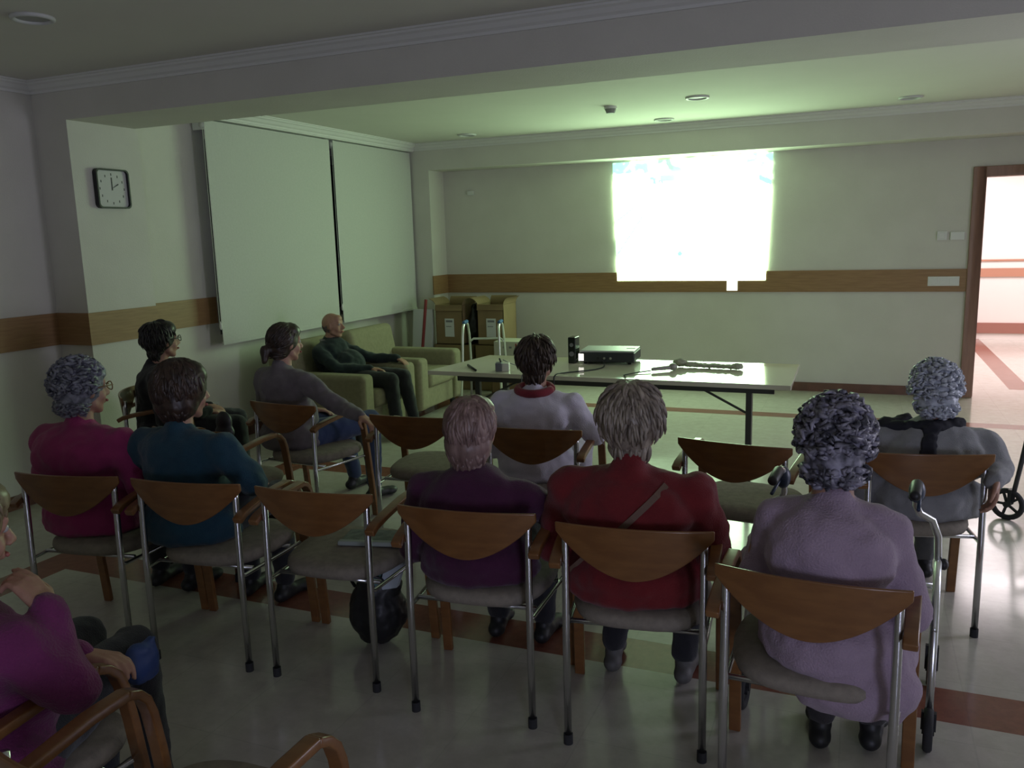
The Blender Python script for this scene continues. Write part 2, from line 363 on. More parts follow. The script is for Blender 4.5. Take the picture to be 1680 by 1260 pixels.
# ------------------------------------------------------------------ the projected picture
def picture():
    m = bpy.data.materials.new('projected_picture'); m.use_nodes = True; nt = m.node_tree; b = nt.nodes['Principled BSDF']
    b.inputs['Base Color'].default_value = (.6, .6, .55, 1); b.inputs['Roughness'].default_value = .9
    at = nt.nodes.new('ShaderNodeVertexColor'); at.layer_name = 'picture'
    nt.links.new(at.outputs[0], b.inputs['Emission Color']); b.inputs['Emission Strength'].default_value = SCREEN
    return m
nx, nz = 150, 110
TL, TR, BR, BL = V((-2.515, 2.405)), V((-.855, 2.415)), V((-.90, 1.14)), V((-2.47, 1.145))
vs = []; cols = []
def smooth(a, b, x):
    t_ = max(0, min(1, (x-a)/(b-a))); return t_*t_*(3-2*t_)
for j in range(nz+1):
    for i in range(nx+1):
        u, v = i/nx, j/nz   # v down
        p = TL.lerp(TR, u).lerp(BL.lerp(BR, u), v); vs.append((p.x, YW-.018, p.y))
        k = 0.0; kb = 0.0
        nn = noise.noise(V((u*11, v*13, 3)))+.6*noise.noise(V((u*26, v*30, 7)))
        top = smooth(.17, .04, v)
        k = max(k, top*smooth(-.12, .28, nn)*(1.0 if u < .45 or u > .85 else .5))
        if u < .12 and v < .10: k = max(k, .8-.35*(math.sin((u*1.1+v*.8)*95) > .3))
        if .24 < u < .33 and .12 < v < .20 and (v-.12) > (u-.24)*.6: k = max(k, .9*(noise.noise(V((u*60, v*60, 1))) > -.25))
        if .31 < u < .56 and .12+.0 < v < .18: k = max(k, .62*(1-smooth(.36, .56, u)))
        if u > .92 and .16+.55*(u-.92) < v < .205+.6*(u-.92): k = max(k, .85)
        if u > .90 and .13 < v < .17: k = max(k, .4)
        if u < .13 and abs(v-(.50-.9*u)) < .012: k = max(k, .6)
        if u < .20 and abs(v-(.79-1.75*u)) < .014: k = max(k, .65)
        if u < .045 and .64 < v < .78: k = max(k, .45*(1-u/.045))
        if (u-.437)**2*1.6+(v-.775)**2 < .0005: k = max(k, .8)
        if (u-.06)**2+(v-.30)**2 < .0002 or (u-.12)**2+(v-.24)**2 < .0002: k = max(k, .5)
        c0 = (.63, 1.0, .58)
        c1 = (.035, .095, .075)
        if .28 < u < .4 and v < .09: c1 = (.025, .10, .05)
        k = 1-(1-min(1, k))**4 if k > .02 else 0
        cols.append(tuple(c0[q]*(1-k)+c1[q]*k for q in range(3))+(1,))
mb = MB(); mb.add(vs, [(j*(nx+1)+i, j*(nx+1)+i+1, (j+1)*(nx+1)+i+1, (j+1)*(nx+1)+i) for j in range(nz) for i in range(nx)])
me = bpy.data.meshes.new('projected_picture'); me.from_pydata(mb.v, [], mb.f); me.materials.append(picture())
ca = me.color_attributes.new('picture', 'FLOAT_COLOR', 'POINT')
for i, c in enumerate(cols): ca.data[i].color = c
root = thing('projected_image', 'overexposed bright white video projection on the far wall', 'projection', (0, 0, 0))
o = bpy.data.objects.new('projected_picture', me); COL.objects.link(o); o.parent = root
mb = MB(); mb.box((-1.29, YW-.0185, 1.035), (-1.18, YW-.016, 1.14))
mb.build('painted_light_spill', mat('painted_spill', (.5, .5, .5), .9, emis=(.8, 1, .75), estr=1.6), root)  # projector beam's spill put in as a glowing patch on the wood band

# ------------------------------------------------------------------ chairs
def make_chair():
    t = empty('stacking_armchair', (0, 0, 0)); t['category'] = 'chair'
    # backrest shell
    mb = MB(); n = 28; W_ = .245; vs = []
    for i in range(n+1):
        x = -W_+2*W_*i/n; q = x/W_
        y = -.045*(1-q*q)
        zt = .765+.006*(1-q*q)
        zb = .765-.030-.14*max(0, 1-abs(q)**1.85)**.97
        for z, dy in ((zt, 0), (zb, .018*(zt-zb)/.16)):
            vs += [V((x, y+dy-.006, z)), V((x, y+dy+.006, z))]
    fs = []
    for i in range(n):
        a = i*4; b_ = a+4
        fs += [(a, b_, b_+2, a+2), (a+1, a+3, b_+3, b_+1), (a, a+1, b_+1, b_), (a+2, b_+2, b_+3, a+3)]
    fs += [(0, 2, 3, 1), (n*4, n*4+1, n*4+3, n*4+2)]
    mb.add(vs, fs).build('backrest', BEECH, t, bevel=.004)
    # seat
    mb = MB(); ns = 36; rings = [(.86, .405), (.97, .41), (1.0, .428), (.985, .445), (.93, .456), (.7, .463), (.35, .466)]
    vs = []; fs = []
    for k, (s_, z) in enumerate(rings):
        for i in range(ns):
            a = 2*PI*i/ns; c, s1 = math.cos(a), math.sin(a)
            ex = .62; x = .235*math.copysign(abs(c)**ex, c)*s_; y = .235*math.copysign(abs(s1)**ex, s1)*s_
            if y < 0: x *= 1-.12*(-y/.235)
            vs.append(V((x, y+.255, z)))
    for k in range(len(rings)-1):
        for i in range(ns): fs.append((k*ns+i, k*ns+(i+1) % ns, (k+1)*ns+(i+1) % ns, (k+1)*ns+i))
    fs += [tuple(range(ns))[::-1], tuple((len(rings)-1)*ns+i for i in range(ns))]
    mb.add(vs, fs).build('seat', SEATF, t, smooth=True)
    for sx in (-1, 1):
        l = MB().tube([(sx*.215, .002, .02), (sx*.215, .0, .40), (sx*.214, .008, .70), (sx*.214, .010, .74)], .0125, 14).build('leg', CHROME, t, smooth=True)
        MB().cyl((sx*.215, .002, 0), (sx*.215, .002, .035), .0155).build('foot_cap', BLACKR, l, smooth=False)
        # bent laminated arm and front leg
        pts = [(sx*.252, .315, .678), (sx*.254, .345, .665), (sx*.256, .368, .64), (sx*.257, .382, .60), (sx*.258, .398, .50), (sx*.26, .43, .22), (sx*.262, .452, 0.0)]
        MB().sweep(pts, [(-.019, -.011), (.019, -.011), (.019, .011), (-.019, .011)], upv=(1, 0, 0)).build('leg', BEECH, t, bevel=.004)
        pts = [(sx*.242, -.035, .628), (sx*.243, .0, .645), (sx*.246, .08, .66), (sx*.25, .22, .677), (sx*.252, .318, .678)]
        MB().sweep(pts, [(-.019, -.012), (.019, -.012), (.019, .012), (-.019, .012)], upv=(1, 0, 0)).build('armrest', BEECH, t, bevel=.005)
        MB().tube([(sx*.215, .0, .40), (sx*.22, .02, .392), (sx*.24, .40, .385), (sx*.25, .41, .385)], .008, 8).build('side_rail', CHROME, t, smooth=True)
    MB().tube([(-.235, .33, .395), (.235, .33, .395)], .009, 8).tube([(-.216, .08, .397), (.216, .08, .397)], .009, 8).build('cross_rail', CHROME, t, smooth=True)
    return t
chair0 = make_chair(); used = []
def place_chair(x, y, rz, label, group):
    if not used: o = chair0; o.location = (x, y, 0); o.rotation_euler = (0, 0, R(rz)); used.append(1)
    else: o = dup(chair0, (x, y, 0), R(rz))
    tag(o, label, 'chair', group); return o
G1, G2, G3 = 'wooden armchairs in the back row', 'wooden armchairs in the middle rows', 'wooden armchairs in the foreground'
place_chair(-2.92, 2.29, 9, 'wooden-backed armchair of the woman in magenta at the far left', G1)
place_chair(-2.37, 2.36, 7, 'wooden-backed armchair of the woman in the teal jacket', G1)
place_chair(-1.815, 2.41, 4.5, 'empty wooden-backed armchair with a newspaper on its seat', G1)
place_chair(-1.185, 2.385, 6, 'wooden-backed armchair of the woman in dark purple with auburn hair', G1)
place_chair(-.615, 2.39, 7, 'wooden-backed armchair of the woman in red', G1)
place_chair(-.09, 2.165, -3, 'wooden-backed armchair of the woman in the lilac cardigan, nearest the camera', G1)
place_chair(.275, 3.565, 12, 'wooden-backed armchair of the woman in the grey jacket on the right', G2)
place_chair(-.47, 3.53, -8, 'empty wooden-backed armchair right of the woman in white, facing the table', G2)
place_chair(-1.40, 3.55, 5, 'wooden-backed armchair of the woman in white', G2)
place_chair(-2.09, 3.64, 3, 'empty wooden-backed armchair between the ponytailed woman and the auburn head', G2)
place_chair(-2.99, 3.755, -6, 'wooden-backed armchair of the woman with the ponytail', G2)
place_chair(-3.02, 3.08, 0, 'wooden armchair mostly hidden behind the woman in the teal jacket', G2)
place_chair(-4.22, 3.82, -52, 'wooden armchair of the dark-haired person in black by the left wall', G2)
place_chair(-1.88, .97, 0, 'wooden armchair of the woman resting her chin in the lower left corner', G3)
place_chair(-1.215, .91, 0, 'empty wooden armchair cut off by the bottom edge of the photo', G3)

# ------------------------------------------------------------------ upholstered armchairs along the left wall
def sofa_chair(y0, y1, label):
    t = thing('upholstered_armchair', label, 'armchair', (-4.52, y0, 0), 0, 'upholstered armchairs along the left wall')
    L = y1-y0; aw = .17
    def blk(name, a, b, bv=.045): return MB().box(a, b).build(name, SOFA, t, bevel=bv, bseg=4)
    blk('armrest', (0.02, 0, .10), (.88, aw, .585)); blk('armrest', (.02, L-aw, .10), (.88, L, .585))
    blk('base', (.05, aw-.01, .10), (.85, L-aw+.01, .30), .02)
    blk('seat_cushion', (.20, aw, .29), (.89, L-aw, .44), .05)
    mb = MB(); mb.hexa([V(p) for p in ((-.06, .04, .12), (-.12, .04, .80), (-.06, L-.04, .12), (-.12, L-.04, .80), (.26, .04, .12), (.12, .04, .84), (.26, L-.04, .12), (.12, L-.04, .84))])
    mb.build('back', SOFA, t, bevel=.06, bseg=4)
    for x in (.08, .78):
        for y in (.05, L-.05): MB().cyl((x, y, 0), (x, y, .10), .022, .03).build('leg', BLACKP, t)
    return t
sofa_chair(5.60, 6.46, 'sage green upholstered armchair the bald man sits in')
sofa_chair(6.54, 7.40, 'empty sage green upholstered armchair beyond the bald man')

# ------------------------------------------------------------------ folding table and what stands on it
TZ = .74
LAM = mat('white_laminate', (.76, .73, .60), .06, spec=.55)
t = thing('folding_table', 'long white folding table in front of the projection', 'table', (-1.55, 5.5, 0))
MB().hexa([V(p) for p in ((-1.25, -.37, TZ-.03), (-1.25, -.37, TZ), (-1.13, .44, TZ-.03), (-1.13, .44, TZ), (1.20, -.41, TZ-.03), (1.20, -.41, TZ), (1.19, .44, TZ-.03), (1.19, .44, TZ))]).build('tabletop', LAM, t, bevel=.004)
MB().box((-1.02, -.36, TZ-.065), (1.1, -.335, TZ-.031)).box((-1.02, .36, TZ-.065), (1.1, .385, TZ-.031)).build('apron', mat('table_steel', (.07, .07, .065), .5, .5), t)
TS = mat('table_leg_steel', (.085, .085, .08), .45, .6)
for x, s_ in ((-.88, -1), (.95, 1)):
    for y in (-.32, .33):
        xl = x-(.07 if y > 0 else 0); MB().box((xl-.018, y-.018, .0), (xl+.018, y+.018, TZ-.05)).build('leg', TS, t, bevel=.003)
    MB().hexa([V(q) for q in ((x-.012, -.32, .08), (x-.012, -.32, .105), (x-.082, .33, .08), (x-.082, .33, .105), (x+.012, -.32, .08), (x+.012, -.32, .105), (x-.058, .33, .08), (x-.058, .33, .105))]).build('stretcher', TS, t)
    MB().tube([(x-s_*.02, -.30, TZ-.20), (x-s_*.32, -.28, TZ-.05)], .008, 8).build('brace', TS, t)
# projector
t = thing('projector', 'grey data projector on the white table', 'projector', (-1.655, 5.80, TZ), R(5))
PW, PD = .40, .29
PG = mat('projector_grey', (.48, .50, .50), .4, c2=(.45, .47, .47), scale=4)
MB().box((-PW/2, -PD/2, .014), (PW/2, PD/2, .085)).build('housing', mat('projector_dark_side', (.035, .04, .045), .45), t, bevel=.012, bseg=3)
MB().box((-PW/2+.004, -PD/2+.004, .084), (PW/2-.004, PD/2-.004, .098)).build('top_cover', PG, t, bevel=.006)
MB().cyl((.10, PD/2-.01, .052), (.10, PD/2+.025, .052), .034).build('lens', mat('lens_glass', (.05, .06, .07), .05, emis=(.8, 1, .85), estr=3), t, smooth=False)
MB().box((-PW/2-.002, -PD/2-.003, .025), (-PW/2+.035, -PD/2+.02, .075)).build('lamp_vent', mat('vent_glow', (.5, .5, .5), .4, emis=(1, .93, .85), estr=1.6), t)
for k in range(3): MB().cyl((-.06+k*.045, -PD/2-.004, .045), (-.06+k*.045, -PD/2+.002, .045), .009).build('cable_port', CHROME if k else BLACKP, t)
MB().box((PW/2-.08, .0, .098), (PW/2-.02, .03, .101)).build('button_panel', WHITEP, t)
for x in (-.16, .16):
    for y in (-.11, .11): MB().cyl((x, y, 0), (x, y, .016), .012).build('foot', BLACKR, t)
# speaker box
t = thing('desktop_speaker', 'black upright speaker box on the table left of the projector', 'speaker', (-1.90, 5.70, TZ), R(0))
MB().box((-.028, -.05, 0), (.028, .05, .19)).build('cabinet', mat('speaker_gloss', (.015, .02, .018), .15), t, bevel=.006)
MB().cyl((.0, -.049, .07), (0, -.053, .07), .018).build('bass_driver', GREYINK, t)
MB().cyl((.0, -.049, .135), (0, -.053, .135), .014).build('tweeter', GREYINK, t)
t = thing('power_adapter', 'small grey and white adapter box on the left part of the table', 'adapter', (-2.27, 5.24, TZ), R(18))
MB().box((-.045, -.04, 0), (.0, .04, .058)).build('grey_half', mat('adapter_grey', (.16, .17, .2), .5), t, bevel=.004)
MB().box((.0, -.04, 0), (.05, .04, .055)).build('white_half', WHITEP, t, bevel=.004)
MB().cyl((-.01, .02, .055), (-.02, .02, .085), .006).build('plug', BLACKP, t)
tag(MB().tube([(-2.60, 5.38, TZ+.008), (-2.44, 5.17, TZ+.008)], .009, 8, scale=[1, .8]).build('marker_pen', BLACKP, None, smooth=True), 'dark marker pen at the left end of the table', 'pen')
t = thing('microphone', 'wired hand microphone lying on the table right of the projector', 'microphone', (-1.25, 5.40, TZ), R(40))
MB().cap((0, 0, .02), .011, (.12, 0, .022), .015).build('handle', mat('mic_grey', (.30, .29, .26), .5), t, smooth=True)
MB().ell((.15, 0, .026), (.03, .025, .025)).build('mesh_head', mat('mic_mesh', (.34, .33, .30), .45, .3), t, smooth=True)
t = tag(MB().tube([(-1.26, 5.39, TZ+.012), (-1.33, 5.33, TZ+.008), (-1.40, 5.22, TZ+.006), (-1.36, 5.12, TZ+.006)], .004, 6).build('microphone_cable', BLACKP, None, smooth=True), 'short cable trailing from the microphone', 'cable')
# folded cloth roll
mb = MB()
mb.ell((-.19, 0, .024), (.05, .045, .026)); mb.ell((-.12, 0, .016), (.09, .035, .016)); mb.box((-.14, -.042, .002), (.22, .042, .022)); mb.ell((.20, .0, .018), (.04, .045, .020))
o = mb.soft('cloth', mat('grey_green_cloth', (.42, .42, .33), .9, c2=(.32, .33, .25), scale=30), None, vox=.006, it=3, disp=.006, dscale=.02)
o.location = (-.93, 5.64, TZ+.006); o.rotation_euler = (0, 0, R(-6)); tag(o, 'crumpled grey strip of cloth on the bright part of the table', 'cloth')
def cable(label, pts, r=.004, m=BLACKP):
    # smooth the path
    P = [V(p) for p in pts]; out = []
    for i in range(len(P)-1):
        p0, p1, p2, p3 = P[max(i-1, 0)], P[i], P[i+1], P[min(i+2, len(P)-1)]
        for k in range(8):
            u = k/8; out.append(.5*((2*p1)+(p2-p0)*u+(2*p0-5*p1+4*p2-p3)*u*u+(3*p1-p0-3*p2+p3)*u**3))
    out.append(P[-1])
    return tag(MB().tube(out, r, 6).build('cable', m, None, smooth=True), label, 'cable')
cable('dark power cable running from the projector over the near table edge to the floor', [(-1.66, 5.63, TZ+.03), (-1.62, 5.50, TZ+.008), (-1.68, 5.35, TZ+.006), (-1.80, 5.22, TZ+.006), (-1.83, 5.10, TZ+.008), (-1.83, 5.07, TZ-.06), (-1.82, 5.07, .40), (-1.86, 5.06, .12), (-1.92, 5.0, .008), (-1.8, 4.7, .006), (-1.55, 4.4, .006)], .005)
cable('thin cable from the black speaker down the near edge of the table', [(-2.0, 5.62, TZ+.02), (-2.02, 5.45, TZ+.006), (-2.05, 5.2, TZ+.006), (-2.06, 5.10, TZ+.006), (-2.06, 5.07, TZ-.06), (-2.07, 5.07, .35), (-2.05, 5.02, .006)], .003, GREYINK)
cable('thin cable lying along the table from the adapter to the speaker', [(-2.28, 5.28, TZ+.07), (-2.22, 5.42, TZ+.01), (-2.12, 5.60, TZ+.006), (-2.02, 5.66, TZ+.01)], .003, GREYINK)

# ------------------------------------------------------------------ boxes in the corner
def carton(loc, sx, sy, sz, rz, label, flaps=True, sheet=True, group=None, m=CARD):
    t = thing('cardboard_box', label, 'box', loc, rz, group); th = .006
    MB().box((0, 0, 0), (sx, sy, th)).box((0, 0, 0), (sx, th, sz)).box((0, sy-th, 0), (sx, sy, sz)).box((0, 0, 0), (th, sy, sz)).box((sx-th, 0, 0), (sx, sy, sz)).build('box_body', m, t)
    if flaps:
        for kind in ('l', 'r', 'b', 'f'):
            k = .11; P = []
            for i in range(7):
                a = i/6; off = k*(a**1.4)*.85; up_ = k*(a-.35*a*a)
                P.append((off, up_))
            sec = []
            if kind == 'l': pth = [(th/2-o_*.9, 0, sz+u_) for o_, u_ in P]; side = (0, sy, 0)
            elif kind == 'r': pth = [(sx-th/2+o_*.5, 0, sz+u_) for o_, u_ in P]; side = (0, sy, 0)
            elif kind == 'b': pth = [(0, sy-th/2+o_*.4, sz+u_) for o_, u_ in P]; side = (sx, 0, 0)
            else: pth = [(0, th/2-.1*o_, sz-.02-u_*.7) for o_, u_ in P]; pth = [(0, -.004-.1*o_, sz-u_*.8) for o_, u_ in P]; side = (sx, 0, 0)
            sv = V(side); mb = MB(); vs = []
            for p in pth: p = V(p); vs += [p, p+sv, p+V((0, 0, .0))+(V((.004, 0, .003)) if side[1] else V((0, .004, .003))), p+sv+(V((.004, 0, .003)) if side[1] else V((0, .004, .003)))]
            fs = []
            for i in range(6):
                a = i*4; b_ = a+4; fs += [(a, a+1, b_+1, b_), (a+2, b_+2, b_+3, a+3), (a, b_, b_+2, a+2), (a+1, a+3, b_+3, b_+1)]
            fs += [(0, 2, 3, 1), (24, 25, 27, 26)]
            mb.add(vs, fs).build('flap', m, t, smooth=False)
    if sheet:
        MB().box((sx*.35, -.0085 if flaps else -.002, sz*.50-.13), (sx*.35+.11, -.002, sz*.50+.07)).build('paper_label', PAPER, t)
        MB().box((sx*.35+.015, -.010, sz*.50+.03), (sx*.35+.095, -.0086, sz*.50+.052)).box((sx*.35+.015, -.010, sz*.5-.02), (sx*.35+.08, -.0086, sz*.5-.012)).build('print', GREYINK, t)
    return t
GB = 'cardboard boxes in the far corner'
carton((-4.36, 8.18, 0), .46, .40, .50, 0, 'plain cardboard box at the bottom of the left stack in the corner', False, False, GB)
carton((-3.86, 8.18, 0), .34, .40, .50, 0, 'plain cardboard box at the bottom of the right stack in the corner', False, False, GB)
carton((-4.34, 8.20, .502), .33, .36, .43, 0, 'open cardboard box with paper label, top of the left stack beside the red pole', True, True, GB)
carton((-3.83, 8.20, .502), .31, .36, .44, 0, 'open cardboard box with paper label, top of the right stack behind the walker', True, True, GB)
mb = MB(); mb.ell((0, 0, .2), (.075, .12, .2)).ell((0, 0, .36), (.05, .09, .09))
o = mb.soft('black_bag', mat('black_plastic_film', (.012, .012, .014), .35), None, vox=.015, it=3, disp=.01); o.location = (-3.92, 8.36, .5); tag(o, 'black bag standing between the two open cardboard boxes', 'bag')
t = thing('white_carton', 'white carton with red stripes next to the corner stacks', 'box', (-3.26, 7.98, .335))
MB().box((-.22, -.15, 0), (.16, .15, .26)).build('box_body', mat('white_card', (.48, .46, .38), .7), t, bevel=.003)
rb = MB()
for k in range(4): rb.box((.02+k*.035, -.1525, .02), (.035+k*.035, -.150, .24))
rb.build('red_stripes', RED, t)
MB().ell((-.08, -.145, .06), (.09, .008, .06)).build('dark_opening', DARK, t)
MB().box((-.12, -.1525, .19), (-.09, -.15, .21)).box((-.05, -.1525, .19), (-.02, -.15, .21)).build('print', GREYINK, t)
carton((-3.50, 7.79, 0), .44, .36, .333, 0, 'low cardboard box carrying the white carton', False, False, GB)
t = tag(MB().hexa([V(p) for p in ((-4.63, 8.10, 0), (-4.63, 8.22, .885), (-4.385, 8.10, 0), (-4.385, 8.22, .885), (-4.63, 8.13, 0), (-4.63, 8.25, .885), (-4.385, 8.13, 0), (-4.385, 8.25, .885))]).build('white_board', mat('white_foam_board', (.58, .59, .6), .6), None), 'white board leaning in the far left corner', 'board')
tag(MB().cyl((-4.49, 8.03, 0), (-4.43, 8.16, 1.0), .017).build('red_pole', RED, None, smooth=False), 'red pole leaning against the white board in the corner', 'pole')

# ------------------------------------------------------------------ walking frame by the boxes
t = thing('walking_frame', 'folding aluminium walking frame with blue grips beside the boxes', 'walker', (-3.43, 7.50, 0), R(14))
WA = mat('white_aluminium', (.72, .75, .70), .3, .6)
for sx in (-1, 1):
    MB().tube([(sx*0.205, -.28, .03), (sx*0.185, -.23, .45), (sx*0.180, -.21, .70), (sx*0.175, -.19, .80), (sx*0.175, -.13, .835), (sx*0.175, -.03, .835)], .0125).build('side_tube', WA, t, smooth=True)
    MB().tube([(sx*0.195, .2, .03), (sx*0.180, .16, .45), (sx*0.175, .10, .70), (sx*0.175, .04, .80), (sx*0.175, -.03, .835)], .0125).build('side_tube', WA, t, smooth=True)
    MB().cap((sx*0.175, -.14, .84), .019, (sx*0.175, -.01, .84), .019).build('hand_grip', BLUEG, t, smooth=True)
    MB().tube([(sx*0.190, -.23, .42), (sx*0.180, .16, .42)], .009).build('side_rail', WA, t, smooth=True)
    for q in ((sx*0.205, -.28), (sx*0.195, .2)): MB().cyl((q[0], q[1], 0), (q[0], q[1], .04), .02).build('rubber_tip', BLACKR, t)
MB().tube([(-.175, .11, .62), (-.14, .13, .65), (.14, .13, .65), (.175, .11, .62)], .011).build('cross_bar', WA, t, smooth=True)
MB().tube([(-.18, .15, .40), (.18, .15, .40)], .011).build('cross_bar', WA, t, smooth=True)

# ------------------------------------------------------------------ rollators
def wheel(parent, c, r, axis_y_rot, big=False):
    rot = Matrix.Rotation(axis_y_rot, 3, 'Z') @ Matrix.Rotation(PI/2, 3, 'Y')
    w_ = MB().torus(c, r-.013, .015, rot).build('wheel', BLACKR, parent, smooth=True)
    sp = MB()
    ax = rot @ V((0, 0, 1)); sp.cyl(V(c)-ax*.018, V(c)+ax*.018, .018)
    for k in range(5):
        a = 2*PI*k/5+.3; dct = rot @ V((math.cos(a), math.sin(a), 0)); sp.sweep([V(c)+dct*.012, V(c)+dct*(r-.018)], [(-.007, -.004), (.007, -.004), (.007, .004), (-.007, .004)], upv=dct.cross(ax))
    sp.build('wheel_spokes', BLACKP, w_)
    return w_
def rollator(loc, rz, label, tubes, wr, wide=.56, hz=.84):
    t = thing('rollator', label, 'rollator', loc, rz, 'rollators')
    h = wide/2
    for sx in (-1, 1):
        x = sx*h; xt = sx*(h-.075)
        # front upright with handle curving back to the user (user sits at -y)
        MB().tube([(x, .22, .10), (x, .19, .30), (x, .16, .52), (x-sx*.004, .145, .60), (x-sx*.025, .13, .66), (xt+sx*.01, .10, .69), (xt, .08, .72), (xt, .06, hz-.03), (xt, .03, hz+.01), (xt, -.03, hz+.03), (xt, -.10, hz+.028)], .0125).build('handle_tube', tubes, t, smooth=True)
        MB().cap((xt, -.05, hz+.03), .018, (xt, -.15, hz+.024), .018).build('hand_grip', BLACKP, t, smooth=True)
        MB().tube([(xt, .06, hz-.0), (xt+sx*.01, .0, hz-.03), (xt+sx*.01, -.11, hz-.035)], .006).build('brake_lever', mat('brake_blue', (.02, .04, .09), .4) if 'bb' not in CH else CH['bb'], t, smooth=True)
        MB().ell((xt, .05, hz-.02), (.026, .035, .04)).build('brake_housing', CH.setdefault('bb', mat('brake_housing_blue', (.02, .035, .08), .4)), t, smooth=True)
        MB().tube([(x, .17, .50), (x, .06, .53), (x, -.08, .46), (x, -.15, .30), (x, -.18, .10)], .0125).build('rear_leg', tubes, t, smooth=True)
        MB().tube([(x, .17, .40), (x, -.13, .38)], .009).build('side_rail', tubes, t, smooth=True)
        MB().ell((x+sx*.018, .15, .50), (.016, .02, .02)).build('adjusting_knob', BLACKP, t, smooth=True)
        wheel(t, (x+sx*.0, .24, wr), wr, 0); wheel(t, (x+sx*.0, -.19, wr), wr, 0)
        MB().box((x-.022, .215, wr+.0), (x+.022, .235, wr+.09)).build('wheel_fork', BLACKP, t)
        MB().box((x-.022, -.2, wr+.0), (x+.022, -.18, wr+.06)).build('wheel_fork', BLACKP, t)
    MB().tube([(-h, .14, .42), (h, .14, .42)], .010).build('cross_bar', tubes, t, smooth=True)
    MB().tube([(-h, .15, .33), (h, .15, .33)], .010).build('cross_bar', tubes, t, smooth=True)
    return t
rollator((-.015, 2.94, 0), R(-5), 'aluminium rollator with dark brakes in front of the woman in lilac', ALU, .07, .58, .80)
rollator((1.16, 5.35, 0), R(62), 'black wheeled rollator at the right edge of the photo', mat('black_tube', (.03, .03, .035), .4), .09, .56, .84)
#PEOPLE_HERE
# ------------------------------------------------------------------ people
def cloth(name, c, c2=None, bscale=260, bump=.35): return mat(name, c, .95, c2=c2 or tuple(x*.8 for x in c), scale=14, bump=bump, bscale=bscale, sheen=.15)
EYELESS = False
def hand_prims(mb, wr, d, n, side, curl=.5, sc=1.0, spread=.0, point=None):
    d = V(d).normalized(); n = V(n); n = (n-d*n.dot(d)).normalized(); s = d.cross(n)*side   # s -> thumb side
    wr = V(wr)
    offs = (.028, .0095, -.0095, -.027); ln = (.068, .076, .070, .054)
    for k, (o_, l_) in enumerate(zip(offs, ln)):
        kn = wr+d*(.082-.006*abs(k-1))*sc+s*o_*sc
        mb.cap(wr+s*o_*.55*sc, .0165*sc, kn, .0115*sc, 10, 8)
        c = curl if point is None else (point if k == 0 else curl)
        p = kn; a = c*.55; dd = (d+s*spread*o_*8).normalized()
        for q, (f_, r0, r1) in enumerate(((.44, .0098, .0088), (.32, .0088, .0080), (.24, .0080, .0068))):
            dr = dd*math.cos(a)+n*math.sin(a); p2 = p+dr*l_*f_*sc; mb.cap(p, r0*sc, p2, r1*sc, 8, 8); p = p2; a += c*(1.0 if q == 0 else .7)
    mb.ell(wr+d*.045*sc, (.028*sc, .03*sc, .014*sc), Matrix((s, d, n)).transposed())
    t0 = wr+d*.018*sc+s*.022*sc; t1 = t0+(d*.62+s*.62+n*.35).normalized()*.042*sc; t2 = t1+(d*.9+s*.25+n*.35).normalized()*.032*sc; t3 = t2+(d*.95+n*.3).normalized()*.022*sc
    mb.cap(t0, .015*sc, t1, .0115*sc, 8, 8); mb.cap(t1, .0112*sc, t2, .0098*sc, 8, 8); mb.cap(t2, .0098*sc, t3, .008*sc, 8, 8)

